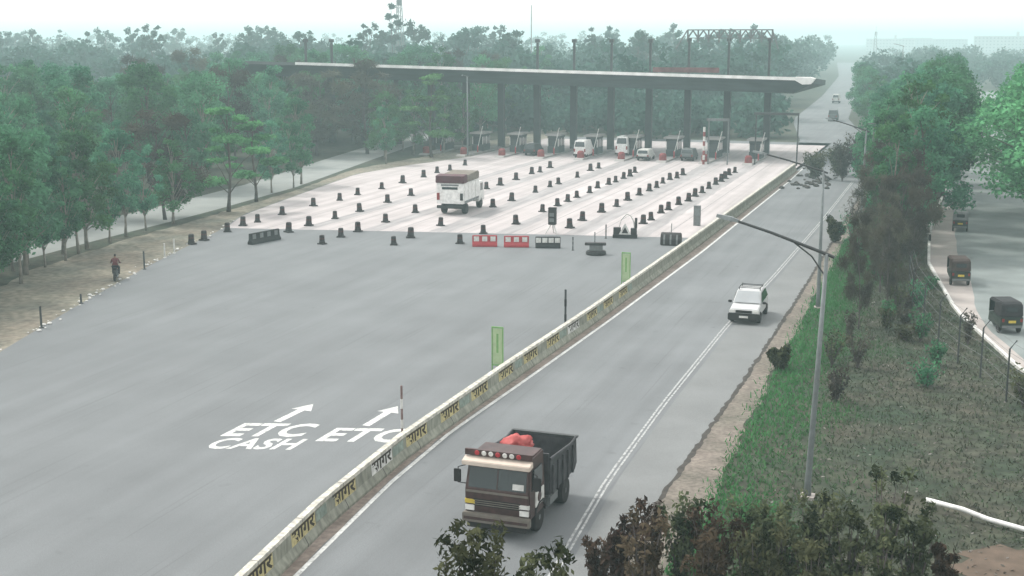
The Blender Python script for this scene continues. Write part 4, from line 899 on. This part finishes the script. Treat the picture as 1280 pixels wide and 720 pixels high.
b.add([(XR-2.6, YF-.05, z_-.30), (XR-1.6, YF-.05, z_-.85), (XR-.5, YF-.05, z_-.8), (XR, YF-.05, z_-.1), (XR-.6, YF-.05, z_+.08), (XR-2.6, YF-.05, z_+.07), (XR-2.6, YF+1.6, z_-.30), (XR-1.6, YF+1.6, z_-.85), (XR-.5, YF+1.6, z_-.8), (XR, YF+1.6, z_-.1), (XR-.6, YF+1.6, z_+.08), (XR-2.6, YF+1.6, z_+.07)],
      [(0, 1, 2, 3, 4, 5), (11, 10, 9, 8, 7, 6)]+[(k, (k+1) % 6, 6+(k+1) % 6, 6+k) for k in range(6)]); b.build('end_cap', M_canwhite, t)
colx = [-24.3-5.62*k for k in range(13)]
for i, X in enumerate(colx):
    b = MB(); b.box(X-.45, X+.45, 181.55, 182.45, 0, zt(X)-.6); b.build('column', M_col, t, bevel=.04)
for i, X in enumerate([-24.3, -29.92, -35.54, -41.1, -46.8, -52.4, -58, -91.5, -96.0]):
    b = MB(); b.box(X-.16, X+.16, 181.85, 182.15, zt(X)-.5, 15.4 if i > 2 else 15.6); mp_ = b.build('roof_mast', M_darksteel, t)
    b = MB(); b.box(X-.3, X+.3, 181.7, 182.3, 15.41 if i > 2 else 15.61, 15.9 if i > 2 else 16.0); b.build('mast_head', M_darksteel, mp_)
b = MB(); b.box(-39.4, -30.2, 176, 176.15, zt(-35)+.05, zt(-35)+.75); sb_ = b.build('roof_sign', mat('faded_red_board', (.15, .07, .07), .7, .3, 1.2), t)
# lattice truss carried by three of the masts
t2 = thing('lattice_truss', 'grey steel lattice truss with arched webbing raised above the canopy', 'truss', (0, 0, 0))
TX0, TX1, TY, TB, TT = -35.8, -24.0, 182, 15.45, 17.25
b = MB(); b.box(TX0, TX1, TY-.3, TY-.18, TT-.16, TT).box(TX0, TX1, TY+.18, TY+.3, TT-.16, TT); b.build('top_chord', M_greysteel, t2)
b = MB(); nb = 8
for s in (-.24, .24):
    for k in range(nb):
        x0 = TX0+(TX1-TX0)*k/nb; x1 = TX0+(TX1-TX0)*(k+1)/nb; xm = (x0+x1)/2
        b.tube([(x0, TY+s, TB+.6), (xm, TY+s, TT-.15), (x1, TY+s, TB+.6)], .10, 5)
        b.tube([(x0, TY+s, TB), (x0, TY+s, TT-.1)], .08, 5)
b.tube([(TX1, TY-.24, TB), (TX1, TY-.24, TT)], .10, 5).tube([(TX1, TY+.24, TB), (TX1, TY+.24, TT)], .10, 5)
b.build('webbing', M_greysteel, t2)
b = MB(); b.tube([(TX0-1.6, TY-.24, TB-.9), (TX0, TY-.24, TT-.1)], .10, 5).tube([(TX1+.9, TY-.24, TB-.9), (TX1, TY-.24, TT-.1)], .10, 5).box(TX0, TX1, TY-.28, TY+.28, TB+.55, TB+.66); b.build('lower_bracing', M_greysteel, t2)
# toll booths on their islands
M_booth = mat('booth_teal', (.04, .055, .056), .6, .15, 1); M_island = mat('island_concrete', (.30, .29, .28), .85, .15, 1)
hz_red = mat('island_nose_red', (.20, .04, .04), .7, .2, 2)
def booth(X, label):
    t = thing('toll_booth', label, 'toll booth', (X, 174, .012), 0, 'toll booths under the canopy')
    b = MB(); b.prism([(-9, 0), (-8.4, .22), (6, .22), (6, 0)], -.95, .95, [.3, .3, 0, 0]); b.m = 1; b.lathe([(.5, 0), (.48, .75), (.3, .95)], 12, (0, -7.6, .2)); b.build('island', [M_island, hz_red], t)
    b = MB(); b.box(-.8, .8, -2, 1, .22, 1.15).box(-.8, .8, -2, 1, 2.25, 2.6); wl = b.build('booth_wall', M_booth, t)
    b = MB(); b.box(-.77, .77, -1.96, .96, 1.15, 2.25); b.build('booth_glass', M_glass, wl)
    for x in (-.79, .71):
        for y in (-2.0, -.5, .92): b = MB(); b.box(x, x+.08, y, y+.08, 1.15, 2.25); b.build('booth_mullion', M_dirtywhite, wl)
    b = MB(); b.box(-1.1, 1.1, -2.4, 1.4, 2.6, 2.85); b.build('booth_roof', M_island, t, bevel=.04)
    b = MB(); b.lathe([(.09, .22), (.09, 1.1), (.06, 1.15)], 8, (.75, -4, 0)); bp = b.build('boom_post', M_red, t)
    b = MB(); b.tube([(.8, -4, 1.0), (1.5, -4, 3.9)], .05, 6); b.build('boom_arm', M_dirtywhite, bp)
for i, X in enumerate(colx[:9]):
    booth(X-.1, 'toll booth with pale roof on its island below the canopy, %s from the right' % ORD[i])
# goalpost height gauge at the right end and a smaller gauge left of it
def gauge(x0, x1, y, h, label, m):
    t = thing('height_gauge', label, 'gantry', (x0, y, 0)); w_ = x1-x0
    b = MB(); b.box(-.08, .08, -.08, .08, 0, h); b.build('upright', m, t)
    b = MB(); b.box(w_-.08, w_+.08, -.08, .08, 0, h); b.build('upright', m, t)
    b = MB(); b.box(-.3, w_+.1, -.12, .12, h, h+.32); b.build('crossbeam', m, t)
gauge(-23.6, -18.3, 166.5, 6.4, 'tall steel goalpost gauge at the right end of the toll lanes', M_darksteel)
gauge(-29.4, -26.9, 165, 5.6, 'smaller pale goalpost gauge left of the tall dark one', M_greysteel)
b = MB()
for k in range(8):
    b.m = k % 2; b.lathe([(.16, k*.6), (.16, (k+1)*.6)], 10)
o = b.build('striped_mast', [hz_red, M_dirtywhite]); o.location = (-29.9, 164.6, .012); tag(o, 'red and white banded mast before the booths near the right end', 'mast')
# waiting vehicles
def small_van(X, Y, label, m, h=1.9, L_=4.4):
    t = thing('waiting_vehicle', label, 'van' if h > 2 else 'car', (X, Y, .012), 0, 'vehicles at the booths'); t.name = 'waiting_van' if h > 2 else 'waiting_car'
    b = MB(); b.prism([(-L_/2, .4), (-L_/2, h*.62), (-L_/2+.25, h), (L_*.18, h), (L_*.36, h*.6), (L_/2, h*.5), (L_/2, .4)], -.85, .85, [0, .02, .12, .12, .05, .05, 0]); bo = b.build('body', m, t, bevel=.05)
    b = MB(); b.add([(-.7, -L_/2+.02, h*.66), (.7, -L_/2+.02, h*.66), (.62, -L_/2+.2, h*.93), (-.62, -L_/2+.2, h*.93)], [(0, 1, 2, 3)])
    for i, v in enumerate(b.v): b.v[i] = (v[0], v[1]-.03, v[2])
    b.build('rear_window', M_glass, bo)
    b = MB(); b.box(-.88, .88, -L_/2-.08, -L_/2+.1, .38, .62); b.build('bumper', M_black, bo)
    for s in (-1, 1):
        b = MB(); b.box(s*.72-.1, s*.72+.1, -L_/2-.03, -L_/2+.03, h*.38, h*.55); b.build('tail_light', M_tail, bo)
        for yy in (-L_*.3, L_*.3): wheel(t, s*.75, yy, .32, .2)
small_van(-47.3+.0, 169.5, 'white van waiting at the booths, leftmost of the pale vehicles', M_white, 2.4)
small_van(-44.0+1.6, 173.5, 'tall white van in the lane right of the leftmost van', M_white, 2.8, 5)
small_van(-38.4, 168.5, 'low pale car stopped before the booths, right of the vans', M_dirtywhite, 1.5, 4)
small_van(-32.8, 170, 'grey car stopped at the booths near the banded mast', M_greysteel, 1.6, 4)
small_van(-55, 171, 'dark car at the booths well left of the white vans', M_darksteel, 1.6, 4)

# ---------------------------------------------------------------- far masts and town
def lattice(x, y, h, w0, label, m=M_greysteel):
    t = thing('telecom_mast', label, 'mast', (x, y, 0)); b = MB(); w1 = w0*.35
    for sx, sy in ((-1, -1), (1, -1), (1, 1), (-1, 1)): b.tube([(sx*w0, sy*w0, 0), (sx*w1, sy*w1, h)], .12, 5)
    n = 12
    for k in range(n):
        a = w0+(w1-w0)*k/n; c = w0+(w1-w0)*(k+1)/n; z0 = h*k/n; z1 = h*(k+1)/n
        b.tube([(-a, -a, z0), (c, -c, z1)], .06, 4).tube([(a, -a, z0), (-c, -c, z1)], .06, 4).tube([(a, -a, z0), (c, c, z1)], .06, 4).tube([(-a, a, z0), (-c, -c, z1)], .06, 4)
    b.build('lattice_tower', m, t)
    b = MB(); b.tube([(0, 0, h), (0, 0, h+3)], .08, 5)
    for k in range(3): a = k*2.1; b.box(w1*1.3*math.cos(a)-.2, w1*1.3*math.cos(a)+.2, w1*1.3*math.sin(a)-.1, w1*1.3*math.sin(a)+.1, h-2.2, h-.2)
    b.build('antenna', m, t)
lattice(-145.0, 330, 27, 1.3, 'telecom mast behind the tallest tree, cut by the top of the picture', M_steel)
b = MB(); b.tube([(0, 0, 0), (0, 0, 26.5)], [.28, .14], 6); o = b.build('slim_mast', M_steel); o.location = (-129.6, 400, 0); tag(o, 'thin pale mast rising from the trees above the middle of the canopy', 'mast')
lattice(-45, 800, 20, 1.2, 'tiny faint mast among the buildings far away on the right')
M_town = mat('town_render', (.42, .40, .38), .85, .15, .1); M_town2 = mat('town_render_grey', (.30, .31, .31), .85, .15, .1)
def block(x, y, w_, d, h, label, m, tower=None):
    t = thing('distant_building', label, 'building', (x, y, 0), 0, 'distant buildings on the right skyline')
    b = MB(); b.box(-w_/2, w_/2, 0, d, 0, h); wl = b.build('wall', m, t)
    nx = max(2, int(w_/4)); nz = max(2, int(h/3.4))
    for i in range(nx):
        for k in range(nz):
            x0 = -w_/2+w_*(i+.3)/nx; z0 = h*(k+.35)/nz; b = MB(); b.box(x0, x0+w_/nx*.4, -.1, .02, z0, z0+1.4); b.build('window', M_glass, wl)
    b = MB(); b.box(-w_/2-.4, w_/2+.4, -.4, d+.4, h, h+.6); rf = b.build('roof', m, t)
    if tower: b = MB(); b.box(tower-1.4, tower+1.4, 3, 6, h+.6, h+5.5); b.build('stair_tower', m, rf)
block(-80, 1750, 60, 14, 15, 'faint pale block with a small tower, left end of the right skyline', M_town, 6)
block(-20, 1850, 70, 14, 14.5, 'low faint block in the middle of the right skyline', M_town2)
block(60, 1600, 80, 14, 18, 'faint wide building with a stair tower at the right edge of the skyline', M_town, 7)
block(-52, 1950, 40, 12, 16, 'narrow pale building between two wider ones on the right skyline', M_town2)
# vehicles far up the road
for i, (x, y, m, lb) in enumerate([(-22.0, 262, M_greysteel, 'grey vehicle far up the right road, ahead of a tiny pale one'), (-27.6, 335, M_dirtywhite, 'tiny pale vehicle far up the road near the bend')]):
    small_van(x, y, lb, m, 2.2, 4.6)

# ---------------------------------------------------------------- haze
b = MB(); b.box(-2650, 1650, -450, 3250, -1, 31)
hz = b.build('haze', [])
m = bpy.data.materials.new('haze_air'); m.use_nodes = True; n = m.node_tree
for x in list(n.nodes): n.nodes.remove(x)
ou = n.nodes.new('ShaderNodeOutputMaterial'); pv = n.nodes.new('ShaderNodeVolumePrincipled')
pv.inputs['Color'].default_value = (*HAZE_COLOR, 1); pv.inputs['Density'].default_value = HAZE_DENSITY; pv.inputs['Anisotropy'].default_value = .2
n.links.new(pv.outputs[0], ou.inputs['Volume']); hz.data.materials.append(m); hz['kind'] = 'stuff'; tag(hz, 'pale morning haze hanging over the whole plaza', 'haze')
